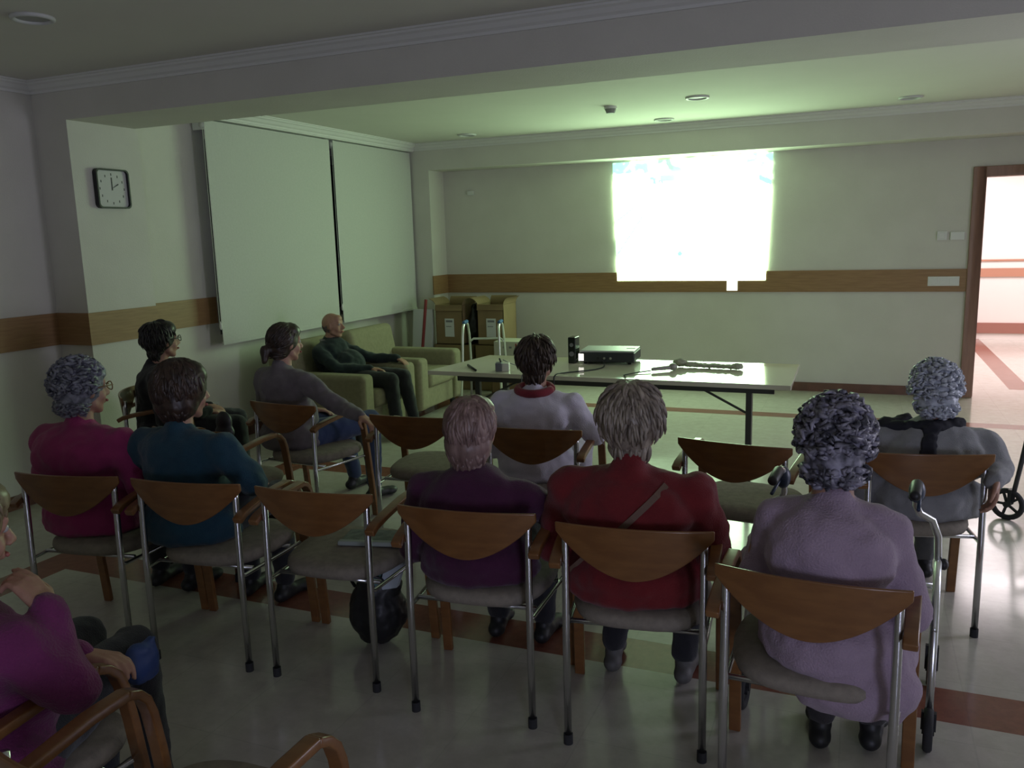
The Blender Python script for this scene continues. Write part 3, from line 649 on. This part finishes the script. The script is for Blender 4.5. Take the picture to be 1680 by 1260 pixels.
def hair_mesh(kind, rng, HM, vol=1.0, wscale=1.0):
    """returns an MB in person space; HM: head matrix"""
    mb = MB(); core = MB()
    ells = [((0, -.022, .022), (.092*vol*wscale, .100*vol, .104*vol)), ((0, .022, .062), (.078*vol*wscale, .072, .058*vol)), ((0, -.045, -.035), (.078*vol*wscale, .070*vol, .075))]
    if kind == 'bob': ells[2] = ((0, -.035, -.042), (.087*vol, .078*vol, .082)); ells += [((0, -.042, -.085), (.066*vol, .056, .052))]
    if kind in ('short', 'crop'): ells[2] = ((0, -.05, -.045), (.066*vol, .056, .062))
    for c, r_ in ells: core.ell(c, r_)
    if kind == 'pony':
        core.ell((0, -.115, -.03), (.022, .025, .022)); core.cap((0, -.135, -.035), .032, (.01, -.15, -.10), .018)
    n = {'curly': 620, 'short': 620, 'crop': 520, 'bob': 620, 'pony': 420}[kind]
    ga = PI*(3-math.sqrt(5))
    for i in range(n):
        z = 1-2*(i+.5)/n; rr = math.sqrt(1-z*z); a = ga*i; u = V((rr*math.cos(a), rr*math.sin(a), z))
        u = (u+V((rng.uniform(-.08, .08),)*3)).normalized()
        if z < -.80: continue
        # leave the face and ears free
        if u.y > .30 and u.z < .42: continue
        if kind != 'curly' and u.y > .12 and u.z < .05: continue
        ei = 0 if z > -.30 else 2
        if kind == 'bob' and z < -.3 and i % 2: ei = 3
        c, r_ = ells[ei]; c = V(c)
        p = c+V((u.x*r_[0], u.y*r_[1], u.z*r_[2]))
        nrm = V((u.x/r_[0], u.y/r_[1], u.z/r_[2])).normalized()
        crown = V((0, -.03, .12)); down = (p-crown); down = (down-nrm*down.dot(nrm))
        down = down.normalized() if down.length > 1e-4 else V((0, -1, 0))
        side = nrm.cross(down)
        if kind == 'curly':
            L = rng.uniform(.022, .04)*vol; rad = rng.uniform(.006, .011); ph = rng.uniform(0, 2*PI); pts = []
            t_ = (down*math.cos(ph)+side*math.sin(ph))
            for k in range(6):
                a_ = k/5*rng.uniform(2.6, 3.6)
                pts.append(p-nrm*.006+t_*math.sin(a_)*L*.5+nrm*(1-math.cos(a_))*L*.32+side*k*.002*rng.choice((-1, 1)))
            mb.tube(pts, rad, 5, scale=[.8, 1, 1, .95, .8, .35])
        else:
            L = rng.uniform(.045, .075); rad = rng.uniform(.0045, .0085); sw = rng.uniform(-.35, .35); lift = rng.uniform(.0, .55) if kind != 'bob' else rng.uniform(0, .12)
            if kind == 'pony': lift *= .15; down = (V((0, -.12, -.03))-p); down = (down-nrm*down.dot(nrm)).normalized(); sw *= .2
            pts = []; q = p-nrm*.006; dr = (down+side*sw+nrm*lift).normalized()
            for k in range(5):
                pts.append(q.copy()); q = q+dr*L/4; dr = (dr-nrm*.18*(1+k*.3)+V((0, 0, -.12))).normalized()
                dr = (dr+side*rng.uniform(-.15, .15)).normalized()
            sec_s = [.9, 1, .9, .65, .2]
            mb.tube(pts, rad, 5, scale=sec_s)
    return core, mb

def person(label, loc, rz, nz=.90, sw=.185, g=1.0, ly=-.03, head=(0, 0, 0), hoff=(0, .02), hair=('curly', None, 1.0), top=None, bottom=None, arms=None, knees=None, feet=None, seed=1,
           glasses=None, hipz=.52, shoes=None, vox=.0075, hem=0, sleeve=1.0, bare=False, hs=1.0, extra=None, topname='jumper', botname='trousers', legs=True, hump=0, world_arms=True, sleeve_r=1.0):
    rng = random.Random(seed)
    t = thing('person', label, 'person', (loc[0], loc[1], 0), R(rz))
    t.rotation_euler = (0, 0, R(rz)); Wm = Matrix.Translation((loc[0], loc[1], 0)) @ Matrix.Rotation(R(rz), 4, 'Z'); Wi = Wm.inverted(); Wr = Wi.to_3x3()
    def loc_(p): return Wi @ V(p)
    N = V((0, ly, nz)); hip = V((0, .0, hipz)); tl = nz-hipz
    def lerp(k, dy=0): return V((0, ly*k+dy, hipz+tl*k))
    HC = N+V((hoff[0], hoff[1]+.01, .155*hs)); HM = Matrix.Translation(HC) @ Euler((R(head[1]), R(head[2]), R(head[0])), 'XYZ').to_matrix().to_4x4() @ Matrix.Scale(hs, 4)
    # limbs
    A = {}
    for sx in (-1, 1):
        sh = V((sx*sw, ly+.01, nz-.07)); el = V((sx*(sw+.075), .02+ly*.3, nz-.31)); wr = V((sx*.10, .26, hipz+.10)); hd = V((-sx*.75, .6, -.1)); hn = V((0, -.1, -1)); curl = .45; pt = None
        if arms and sx in arms:
            a = arms[sx]
            if a.get('e'): el = loc_(a['e'])
            if a.get('w'): wr = loc_(a['w'])
            if a.get('d'): hd = Wr @ V(a['d'])
            if a.get('n'): hn = Wr @ V(a['n'])
            curl = a.get('c', .45); pt = a.get('p')
        A[sx] = (sh, el, wr, hd, hn, curl, pt)
    LG = {}
    for sx in (-1, 1):
        hj = V((sx*.085*g, .04, hipz)); kn = V((sx*.11, .42, .52)) if not (knees and sx in knees) else loc_(knees[sx]); an = V((sx*.10, .44, .09)) if not (feet and sx in feet) else loc_(feet[sx])
        LG[sx] = (hj, kn, an)
    def torso(mb, k, low=True):
        mb.ell(lerp(0, .03)+V((0, 0, .0)), (.175*g*k, .16*k, .125*k)); mb.ell(lerp(.28, .02), (.165*g*k, .15*g*k, .15*k)); mb.ell(lerp(.6, .0), (.165*g*k, .125*g*k, .17*k))
        mb.ell(lerp(.78, -.02-hump), ((sw-.01)*k, (.105+hump)*k, .105*k))
        for sx in (-1, 1):
            sh = A[sx][0]; mb.cap(sh, .064*k, V((sx*.05, ly-.01, nz-.035)), .058*k)
            mb.cap(sh+V((0, 0, -.01)), .062*k, V((sx*.08, ly, nz-.16)), .10*k)
    # --- body: one continuous surface
    mb = MB(); torso(mb, .86)
    mb.cap(N+V((0, -.01, -.06)), .062, HM @ V((0, -.02, -.055)), .050*hs)
    h = MB()
    h.ell((0, -.012, .012), (.073, .090, .092)); h.ell((0, .022, -.035), (.059, .062, .076)); h.cap((-.012, .050, -.098), .02, (.012, .050, -.098), .02)
    h.ell((-.033, .052, -.04), (.024, .024, .028)); h.ell((.033, .052, -.04), (.024, .024, .028))
    h.cap((0, .080, .006), .0085, (0, .104, -.034), .0115); h.ell((-.011, .094, -.040), (.0085, .010, .008)); h.ell((.011, .094, -.040), (.0085, .010, .008))
    h.ell((-.031, .066, .004), (.0165, .0115, .0125)); h.ell((.031, .066, .004), (.0165, .0115, .0125))
    h.cap((-.034, .070, .020), .013, (.034, .070, .020), .013); h.ell((0, .078, -.068), (.022, .012, .012)); h.ell((0, .05, .05), (.05, .04, .035))
    for sx in (-1, 1):
        h.ell((sx*.074, -.006, -.012), (.009, .019, .030), Matrix.Rotation(-sx*.35, 3, 'Z')); h.cap((sx*.045, .01, -.065), .022, (sx*.02, .045, -.09), .02)
    h.xform(HM); mb.add(h.v, h.f)
    for sx in (-1, 1):
        sh, el, wr, hd, hn, curl, pt = A[sx]
        mb.cap(sh, .048, el, .038); mb.cap(el, .038, wr, .024)
        hand_prims(mb, wr, hd, hn, -sx, curl, .98, point=pt)
        hj, kn, an = LG[sx]; mb.cap(hj, .078, kn, .052); mb.cap(kn, .05, an, .032)
    body = mb.soft('body', SKIN, t, vox=vox, it=3, fac=.5)
    # eyes, lips, brows
    for sx in (-1, 1):
        e = MB().ell(HM @ V((sx*.031, .073, .001)), (.0108*hs,)*3, seg=12, rings=8).build('eye', EYE, t, smooth=True)
        d0 = HM.to_3x3() @ V((0, 1, 0)); MB().ell(HM @ V((sx*.031, .0805, .001)), (.0046*hs,)*3, seg=10, rings=6).build('iris', IRIS, e, smooth=True)
    MB().cap(HM @ V((-.016, .088, -.066)), .006, HM @ V((.016, .088, -.066)), .006).build('lips', LIP, t, smooth=True)
    # --- hair
    hk, hm_, vol = hair[:3]
    if hk != 'bald':
        core, tufts = hair_mesh(hk, rng, HM, vol, hair[3] if len(hair) > 3 else 1.0)
        o = core.xform(HM).soft('hair', hm_, None, vox=.009, it=3, disp=.006*(1 if hk == 'curly' else .5), dscale=.02)
        tf = tufts.xform(HM); me = o.data
        # join tufts into the hair mesh
        base_v = [tuple(v.co) for v in me.vertices]; base_f = [tuple(p.vertices) for p in me.polygons]
        j = MB(); j.add(base_v, base_f); j.add(tf.v, tf.f)
        bpy.data.objects.remove(o)
        hair_o = j.build('hair', hm_, t, smooth=True)
    else:
        mb = MB()
        for i in range(420):
            a = rng.uniform(PI*.95, PI*2.05); z = rng.uniform(-.055, .005); kk = math.sqrt(max(.05, 1-((z-.012)/.092)**2)); p = V((.073*kk*math.cos(a), -.012+.090*kk*math.sin(a), z)); nn = V((p.x, p.y, 0)).normalized()
            mb.tube([p-nn*.004, p+nn*.000+V((0, 0, -.006)), p-nn*.001+V((0, 0, -.014))], .002, 4, scale=[1, .9, .3])
        mb.xform(HM).build('hair', hm_, t, smooth=True)
    # --- clothes
    mb = MB(); torso(mb, 1.0)
    mb.cap(V((0, ly-.012, nz-.05)), .085, V((0, ly-.004, nz+.008)), .062); mb.ell(V((0, ly-.02, nz-.04)), (.12, .075, .05))
    if hem:
        mb.ell((0, -.01, hipz+.02), (.20*g*hem, .165, .10)); mb.ell((0, .0, hipz-.03), (.205*g*hem, .17, .06))
    for sx in (-1, 1):
        sh, el, wr, hd, hn, curl, pt = A[sx]; k = sleeve_r
        w2 = el.lerp(wr, sleeve)
        mb.cap(sh, .062*k, el, .050*k)
        if sleeve > 0: mb.cap(el, .049*k, w2, .037*k)
    if extra: extra(mb, A, N, HM)
    if not bare: mb.soft(topname, top, t, vox=.011, it=10, disp=.011, dscale=.085)
    mb = MB(); mb.ell(hip+V((0, .03, -.005)), (.185*g, .17, .115))
    for sx in (-1, 1):
        hj, kn, an = LG[sx]; mb.cap(hj, .092*g, kn, .070)
        if legs: mb.cap(kn, .068, an+V((0, 0, .02)), .050)
        else: mb.cap(kn, .068, kn.lerp(an, .45), .062)
    mb.soft(botname, bottom, t, vox=.011, it=4, disp=.005, dscale=.06)
    for sx in (-1, 1):
        hj, kn, an = LG[sx]; f_ = V((an.x-kn.x, an.y-kn.y, 0)); toe = V((sx*.12, 1, 0)).normalized()
        mb = MB(); b0 = V((an.x, an.y-.03, .035)); mb.ell(b0, (.036, .05, .035)); mb.cap(b0, .034, b0+toe*.13, .030); mb.ell(b0+toe*.15+V((0, 0, -.006)), (.042, .055, .028)); mb.cap(V((an.x, an.y-.01, .07)), .036, b0+toe*.05+V((0, 0, .01)), .034)
        sh_o = mb.soft('shoe', shoes or BLACKP, t, vox=.008, it=3)
        for v in sh_o.data.vertices:
            if v.co.z < .004: v.co.z = .004
    if glasses:
        g_ = MB(); rotm = HM.to_3x3().normalized()
        for sx in (-1, 1):
            ring = []; c = V((sx*.033, .103, -.002))
            for k in range(17):
                a = 2*PI*k/16; ring.append(HM @ (c+V((.024*math.cos(a), -.006*abs(math.cos(a)), .018*math.sin(a)))))
            g_.tube(ring, .0024, 6)
            g_.tube([HM @ V((sx*.056, .100, .004)), HM @ V((sx*.076, .06, .006)), HM @ V((sx*.082, .0, .002)), HM @ V((sx*.080, -.02, -.012))], .0024, 6)
        g_.tube([HM @ V((-.010, .104, .003)), HM @ V((0, .108, .006)), HM @ V((.010, .104, .003))], .0024, 6)
        g_.build('glasses', glasses, t, smooth=True)
    return t, HM, N, A
def P(px): return px
def hairmat(name, a, b, sc=45, st=None): return mat(name, a, .42, c2=b, scale=sc, detail=3, spec=.5, stretch=st)
H_GREYC = hairmat('grey_curly_hair', (.10, .10, .13), (.30, .30, .36))
H_BLACK = hairmat('black_hair', (.012, .010, .010), (.035, .028, .025), st=(1, 1, .22))
H_DBR = hairmat('dark_brown_hair', (.022, .012, .010), (.055, .030, .020), st=(1, 1, .22))
H_PONY = hairmat('brown_ponytail_hair', (.022, .014, .010), (.05, .03, .02), st=(1, 1, .22))
H_MBR = hairmat('mid_brown_hair', (.035, .022, .016), (.075, .05, .035), st=(1, 1, .22))
H_AUB = hairmat('auburn_hair', (.13, .075, .065), (.33, .22, .20), 30, st=(1, 1, .22))
H_ASH = hairmat('ash_brown_hair', (.15, .12, .095), (.36, .30, .24), st=(1, 1, .22))
H_SALT = hairmat('salt_and_pepper_hair', (.035, .035, .045), (.36, .34, .42), 28)
H_SILV = hairmat('silver_hair', (.34, .36, .42), (.60, .63, .70))
H_BALD = hairmat('grey_stubble', (.12, .10, .09), (.2, .18, .16))
H_BLON = hairmat('greying_blond_hair', (.16, .11, .06), (.26, .2, .12), st=(1, 1, .22))
TR = cloth('black_trousers', (.02, .02, .026))
C_MAG = cloth('magenta_wool', (.34, .03, .14)); C_BLK = cloth('black_wool', (.012, .012, .016)); C_TEAL = cloth('teal_jacket', (.010, .050, .080), (.008, .040, .068))
C_GSW = cloth('mauve_grey_knit', (.17, .145, .155)); C_JEAN = cloth('blue_denim', (.035, .055, .13), (.028, .045, .11)); C_MAN = cloth('dark_green_jumper', (.016, .028, .030))
C_WHT = cloth('white_lilac_top', (.76, .71, .86), (.70, .66, .80)); C_REDC = cloth('red_collar', (.28, .03, .05)); C_PUR = cloth('dark_purple_wool', (.065, .010, .045)); C_RED = cloth('red_jacket', (.17, .011, .014), (.14, .009, .012))
C_LIL = cloth('lilac_knit', (.37, .275, .36), (.33, .245, .32), 180, .5); C_GRY = cloth('grey_jacket', (.30, .30, .31)); C_FG = cloth('plum_knit', (.17, .022, .11), None, 160, .5)
SHOEB = mat('dark_shoe_leather', (.04, .032, .028), .35)

# 1 magenta, far left
def ex_mag(mb, A, N, HM): mb.ell(N+V((0, -.05, -.12)), (.21, .11, .13))
person('woman in a magenta jumper with curly grey hair and glasses, seated at the far left', (-3.04, 2.50), 2, nz=.915, sw=.205, g=1.16, ly=-.02, head=(-16, 0, 0), hoff=(0, .03), hair=('curly', H_GREYC, 1.02), top=C_MAG, bottom=TR, seed=3,
       glasses=mat('amber_frames', (.20, .09, .03), .4), hem=1.0, extra=ex_mag, sleeve_r=1.12, arms={1: dict(e=(-2.77, 2.52, .64), w=(-2.90, 2.74, .58))})
# 2 black
def ex_blk(mb, A, N, HM): mb.ell(N+V((0, -.03, -.13)), (.20, .11, .13))
person('dark-haired person in black with glasses, seated by the left wall', (-4.04, 3.93), -50, nz=.925, sw=.21, g=1.25, ly=-.02, head=(28, 4, 0), hoff=(0, .03), hair=('crop', H_BLACK, 1.0), top=C_BLK, bottom=TR, seed=5,
       glasses=mat('dark_frames', (.03, .02, .015), .4), hem=1.0, extra=ex_blk)
# 3 teal
person('woman with thick dark brown hair in a teal jacket, elbow on her armrest', (-2.54, 2.55), 0, nz=.915, sw=.20, g=1.1, ly=-.02, head=(-20, -2, 0), hoff=(0, .035), hair=('bob', H_DBR, 1.13), top=C_TEAL, bottom=TR, seed=8, hem=1.0,
       arms={1: dict(e=(-2.24, 2.60, .70), w=(-2.44, 2.80, .62), d=(-.4, .9, 0), n=(0, 0, -1))}, sleeve_r=1.15, topname='jacket')
# 4 ponytail
o4 = person('woman with a dark ponytail, grey jumper and jeans', (-3.11, 3.97), -14, nz=.93, sw=.185, g=1.03, ly=-.03, head=(-12, 0, 0), hoff=(0, .03), hair=('pony', H_PONY, .98), top=C_GSW, bottom=C_JEAN, seed=11, hem=.95, hs=.97,
       arms={1: dict(e=(-2.66, 3.86, .735), w=(-2.45, 3.74, .715), d=(.85, -.35, -.22), n=(0, -.25, -1), c=.5)}, sleeve=.92,
       knees={1: (-2.80, 4.36, .545), -1: (-3.06, 4.42, .53)}, feet={1: (-2.86, 4.46, .09), -1: (-3.12, 4.62, .09)}, shoes=BLACKP)
# 5 man
def ex_man(mb, A, N, HM): mb.ell((0, .07, .60), (.16, .15, .14))
oM, HMm, NM, AM = person('bald elderly man in a dark jumper leaning back in the green armchair', (-4.14, 6.03), -90, nz=.80, sw=.175, g=1.0, ly=-.10, head=(10, 4, 0), hoff=(0, .035), hair=('bald', H_BALD, 1), top=C_MAN, bottom=TR, seed=12, hipz=.50, hs=.97, extra=ex_man,
       arms={-1: dict(e=(-4.0, 6.33, .62), w=(-3.76, 6.34, .625), d=(.9, 0, -.35), n=(0, 0, -1), c=.5), 1: dict(e=(-4.05, 5.83, .60), w=(-3.82, 5.99, .585), d=(.8, .5, -.1), n=(0, 0, -1))},
       knees={-1: (-3.60, 6.16, .50), 1: (-3.60, 5.95, .50)}, feet={-1: (-3.52, 6.18, .09), 1: (-3.55, 5.94, .09)}, shoes=SHOEB)
MB().tube([NM+V((.072*math.cos(a), -.012+.062*math.sin(a), .018)) for a in [2*PI*k/20 for k in range(21)]], .011, 8).build('shirt_collar', mat('grey_shirt', (.30, .28, .27), .9), oM, smooth=True)
# 6 white
def ex_wht(mb, A, N, HM): mb.ell(N+V((0, -.03, -.12)), (.21, .11, .12))
o6, HM6, N6, A6 = person('woman in a white top with a red collar and short brown hair', (-1.46, 3.79), 3, nz=.90, sw=.178, g=1.0, ly=-.02, head=(0, 0, 0), hoff=(0, .03), hair=('short', H_MBR, .98), top=C_WHT, bottom=cloth('white_lilac_skirt', (.60, .57, .68)), seed=14, hem=1.05, extra=ex_wht,
       arms={1: dict(e=(-1.16, 3.78, .69), w=(-1.22, 4.0, .66))}, sleeve_r=1.15, topname='top')
MBc = MB()
ring = [N6+V((.083*math.cos(a), -.012+.072*math.sin(a), .012+.012*math.sin(a*1))) for a in [2*PI*k/24 for k in range(25)]]
MBc.tube(ring, .021, 10).build('collar', C_REDC, o6, smooth=True)
# 7 purple
def ex_pur(mb, A, N, HM): mb.ell(N+V((0, -.04, -.11)), (.19, .10, .11))
person('woman with smooth auburn hair in a dark purple jumper', (-1.23, 2.575), 3, nz=.83, sw=.195, g=1.06, ly=-.03, head=(4, 0, 3), hoff=(-.01, .02), hair=('bob', H_AUB, .98, 1), top=C_PUR, bottom=TR, seed=17, hem=1.05, extra=ex_pur, hs=1.02,
       arms={1: dict(e=(-.965, 2.62, .70), w=(-1.0, 2.86, .66))}, sleeve_r=1.1)
# 8 red
def ex_red(mb, A, N, HM):
    mb.ell(N+V((0, -.045, -.13)), (.215, .11, .13)); mb.cap(N+V((-.0, -.03, .0)), .066, N+V((0, -.02, .035)), .058)
o8, HM8, N8, A8 = person('woman in a red jacket with a beige bag strap across her back', (-.665, 2.585), 3, nz=.895, sw=.205, g=1.12, ly=-.03, head=(-2, 0, -2), hoff=(0, .02), hair=('short', H_ASH, 1.12), top=C_RED, bottom=TR, seed=19, hem=1.06, extra=ex_red,
       sleeve_r=1.2, topname='jacket', feet={-1: (-.82, 2.90, .09), 1: (-.55, 2.90, .09)}, knees={-1: (-.80, 3.0, .52), 1: (-.53, 3.0, .52)}, shoes=mat('grey_slipper', (.10, .095, .09), .6))
# 9 lilac
def ex_lil(mb, A, N, HM):
    mb.ell(N+V((0, -.05, -.13)), (.17, .12, .14)); mb.ell((.06, -.04, .42), (.19, .12, .11)); mb.ell((.17, .05, .47), (.06, .16, .13)); mb.ell((.185, .0, .38), (.04, .09, .09))
o9 = person('woman in a lilac cardigan with salt and pepper curls', (-.045, 2.36), -2, nz=.92, sw=.145, g=.9, ly=-.03, head=(2, -3, 0), hoff=(0, .02), hair=('curly', H_SALT, 1.02, .98), top=C_LIL, bottom=cloth('dark_skirt', (.05, .045, .05)), seed=23, hem=1.05, extra=ex_lil,
       topname='cardigan', feet={-1: (-.06, 2.66, .09), 1: (.09, 2.70, .09)}, knees={-1: (-.14, 2.84, .53), 1: (.09, 2.84, .53)}, sleeve_r=.92)
# 10 grey
def ex_gry(mb, A, N, HM): mb.ell(N+V((0, -.04, -.12)), (.20, .11, .13))
o10, HM10, N10, A10 = person('woman with silver curls in a grey jacket and black scarf', (.30, 3.78), 8, nz=.83, sw=.195, g=1.0, ly=-.02, head=(8, 0, -2), hoff=(0, .02), hair=('curly', H_SILV, 1.02), top=C_GRY, bottom=cloth('grey_skirt', (.11, .11, .115)), seed=29, hem=1.1, extra=ex_gry, hs=.96,
       arms={1: dict(e=(.555, 3.76, .66), w=(.515, 3.60, .665), d=(-.05, -.35, -.85), n=(-.8, -.2, .1), c=.55)}, sleeve_r=1.15, topname='jacket', shoes=BLACKP)
SC = mat('black_scarf', (.012, .012, .018), .9, c2=(.02, .02, .03), scale=20)
mb = MB()
mb.cap(N10+V((-.15, .0, -.005)), .028, N10+V((-.02, -.075, .012)), .03); mb.cap(N10+V((-.02, -.08, .012)), .03, N10+V((.09, -.02, .02)), .03); mb.ell(N10+V((-.17, .04, -.01)), (.05, .06, .035)); mb.cap(N10+V((-.17, .06, -.02)), .03, N10+V((-.08, .12, .0)), .03)
from mathutils.bvhtree import BVHTree
jk = [c for c in COL.objects if c.parent is o10 and c.name.startswith('jacket')][0]
bvh = BVHTree.FromPolygons([v.co for v in jk.data.vertices], [tuple(p.vertices) for p in jk.data.polygons])
for k in range(12):
    z = N10.z+.0-.024*k; hit = bvh.ray_cast(V((-.03-.004*k, -.6, z)), V((0, 1, 0)))
    if hit[0] is not None: mb.ell(hit[0]+V((0, -.003, 0)), (.034, .012, .024))
mb.soft('scarf', SC, o10, vox=.008, it=3, disp=.006, dscale=.03)
# strap of woman 8
mb = MB(); pts = []
dg = bpy.context.evaluated_depsgraph_get()
jk = [c for c in COL.objects if c.parent is o8 and c.name.startswith('jacket')][0]
from mathutils.bvhtree import BVHTree
bvh = BVHTree.FromPolygons([v.co for v in jk.data.vertices], [tuple(p.vertices) for p in jk.data.polygons])
for k in range(17):
    u = k/16; x = .125-.36*u; z = .872-.36*u*1.0
    hit = bvh.ray_cast(V((x, -.6, z)), V((0, 1, 0)))
    if hit[0] is not None: pts.append(hit[0]+V((0, -.003, 0)))
pts = [V((.10, -.02, N8.z-.015+.02))]+pts if pts else pts
tp = []
for i in range(1, len(pts)): tp.append(pts[i])
MB().sweep(tp, [(-.010, -.0025), (.010, -.0025), (.010, .0025), (-.010, .0025)], upv=(.7, 0, -.7)).build('bag_strap', mat('beige_strap', (.13, .075, .05), .7), o8)
# 11 foreground, lower left
def ex_fg(mb, A, N, HM): mb.ell(N+V((0, -.03, -.12)), (.20, .11, .13)); mb.ell((0, .06, .66), (.20, .17, .16))
person('woman in a plum jumper with hand at her chin, at the lower left edge', (-1.845, 1.12), -4, nz=.88, sw=.19, g=1.12, ly=.0, head=(-10, -8, 0), hoff=(.0, .04), hair=('short', H_BLON, 1.0), top=C_FG, bottom=TR, seed=31, vox=.005, hem=1.0, extra=ex_fg,
       arms={1: dict(e=(-1.575, 1.19, .69), w=(-1.665, 1.215, .865), d=(-.72, .0, .55), n=(-.5, -.1, -.6), c=.75, p=.35), -1: dict(e=(-2.02, 1.25, .64), w=(-1.80, 1.40, .625), d=(.86, .30, -.12), n=(.1, -.15, -1), c=.55)}, sleeve_r=1.12, sleeve=.95,
       knees={-1: (-2.06, 1.60, .53), 1: (-1.86, 1.60, .53)}, feet={-1: (-2.06, 1.62, .09), 1: (-1.87, 1.64, .09)})
# things lying about
mb = MB(); mb.ell((0, 0, .15), (.12, .11, .15)); mb.ell((.01, 0, .25), (.10, .08, .10))
o = mb.soft('handbag_body', mat('black_bag_leather', (.010, .010, .012), .5), None, vox=.012, it=4, disp=.01, dscale=.05)
t = thing('handbag', 'large black bag on the floor with pale papers sticking out of it', 'bag', (-1.79, 2.76, 0), R(5)); o.parent = t
MB().tube([(-.09, -.02, .25), (-.09, -.07, .32), (-.02, -.09, .345), (.05, -.07, .32), (.09, -.02, .25)], .007, 8).build('strap', BLACKP, t, smooth=True)
MB().hexa([V(p) for p in ((.04, -.06, .26), (.07, -.05, .38), (.12, -.06, .28), (.165, -.04, .43), (.04, -.03, .26), (.07, -.02, .38), (.12, -.03, .28), (.165, -.01, .43))]).build('papers', mat('pale_blue_paper', (.50, .56, .62), .6), t, bevel=.003)
MB().hexa([V(p) for p in ((-.03, -.07, .26), (-.01, -.06, .355), (.035, -.07, .26), (.06, -.06, .375), (-.03, -.05, .26), (-.01, -.04, .355), (.035, -.05, .26), (.06, -.04, .375))]).build('folder', mat('teal_folder', (.10, .22, .22), .6), t, bevel=.002)
t = thing('newspaper', 'folded newspaper on the seat of the empty back-row armchair', 'newspaper', (-1.76, 2.72, .467), R(14))
MB().box((-.13, -.05, 0), (.14, .09, .012)).build('pages', mat('newsprint', (.20, .23, .20), .8, c2=(.12, .14, .13), scale=30), t, bevel=.003)
MB().box((-.13, -.075, .0005), (.14, -.045, .02)).build('folded_edge', mat('newsprint_edge', (.32, .36, .33), .8), t, bevel=.006)
mb = MB(); mb.ell((0, 0, 0), (.045, .03, .055)); mb.ell((0, 0, -.05), (.055, .035, .04))
o = mb.soft('black_pouch', BLACKP, None, vox=.008, it=3); o.location = (-2.85, 3.13, .80); tag(o, 'small black pouch hanging on the chair back beside the teal jacket woman', 'pouch')
mb = MB(); mb.ell((0, 0, 0), (.03, .06, .055)); mb.ell((-.005, .02, -.04), (.022, .05, .03)); mb.box((-.012, -.03, -.05), (.012, .05, .05))
o = mb.soft('blue_bag', mat('blue_nylon', (.02, .05, .18), .5), None, vox=.01, it=3, disp=.006); o.location = (-1.755, 1.53, .55); tag(o, 'blue bag on the knees of the woman in the lower left corner', 'bag')
mb = MB(); mb.ell((0, 0, .0), (.035, .05, .07)); mb.ell((.01, .01, .05), (.03, .03, .04))
o = mb.soft('white_tissue', mat('white_tissue', (.62, .62, .66), .8), None, vox=.008, it=2, disp=.012, dscale=.03); o.location = (-.285, 2.66, .60); tag(o, 'white crumpled tissue at the left armrest of the lilac cardigan woman', 'tissue')
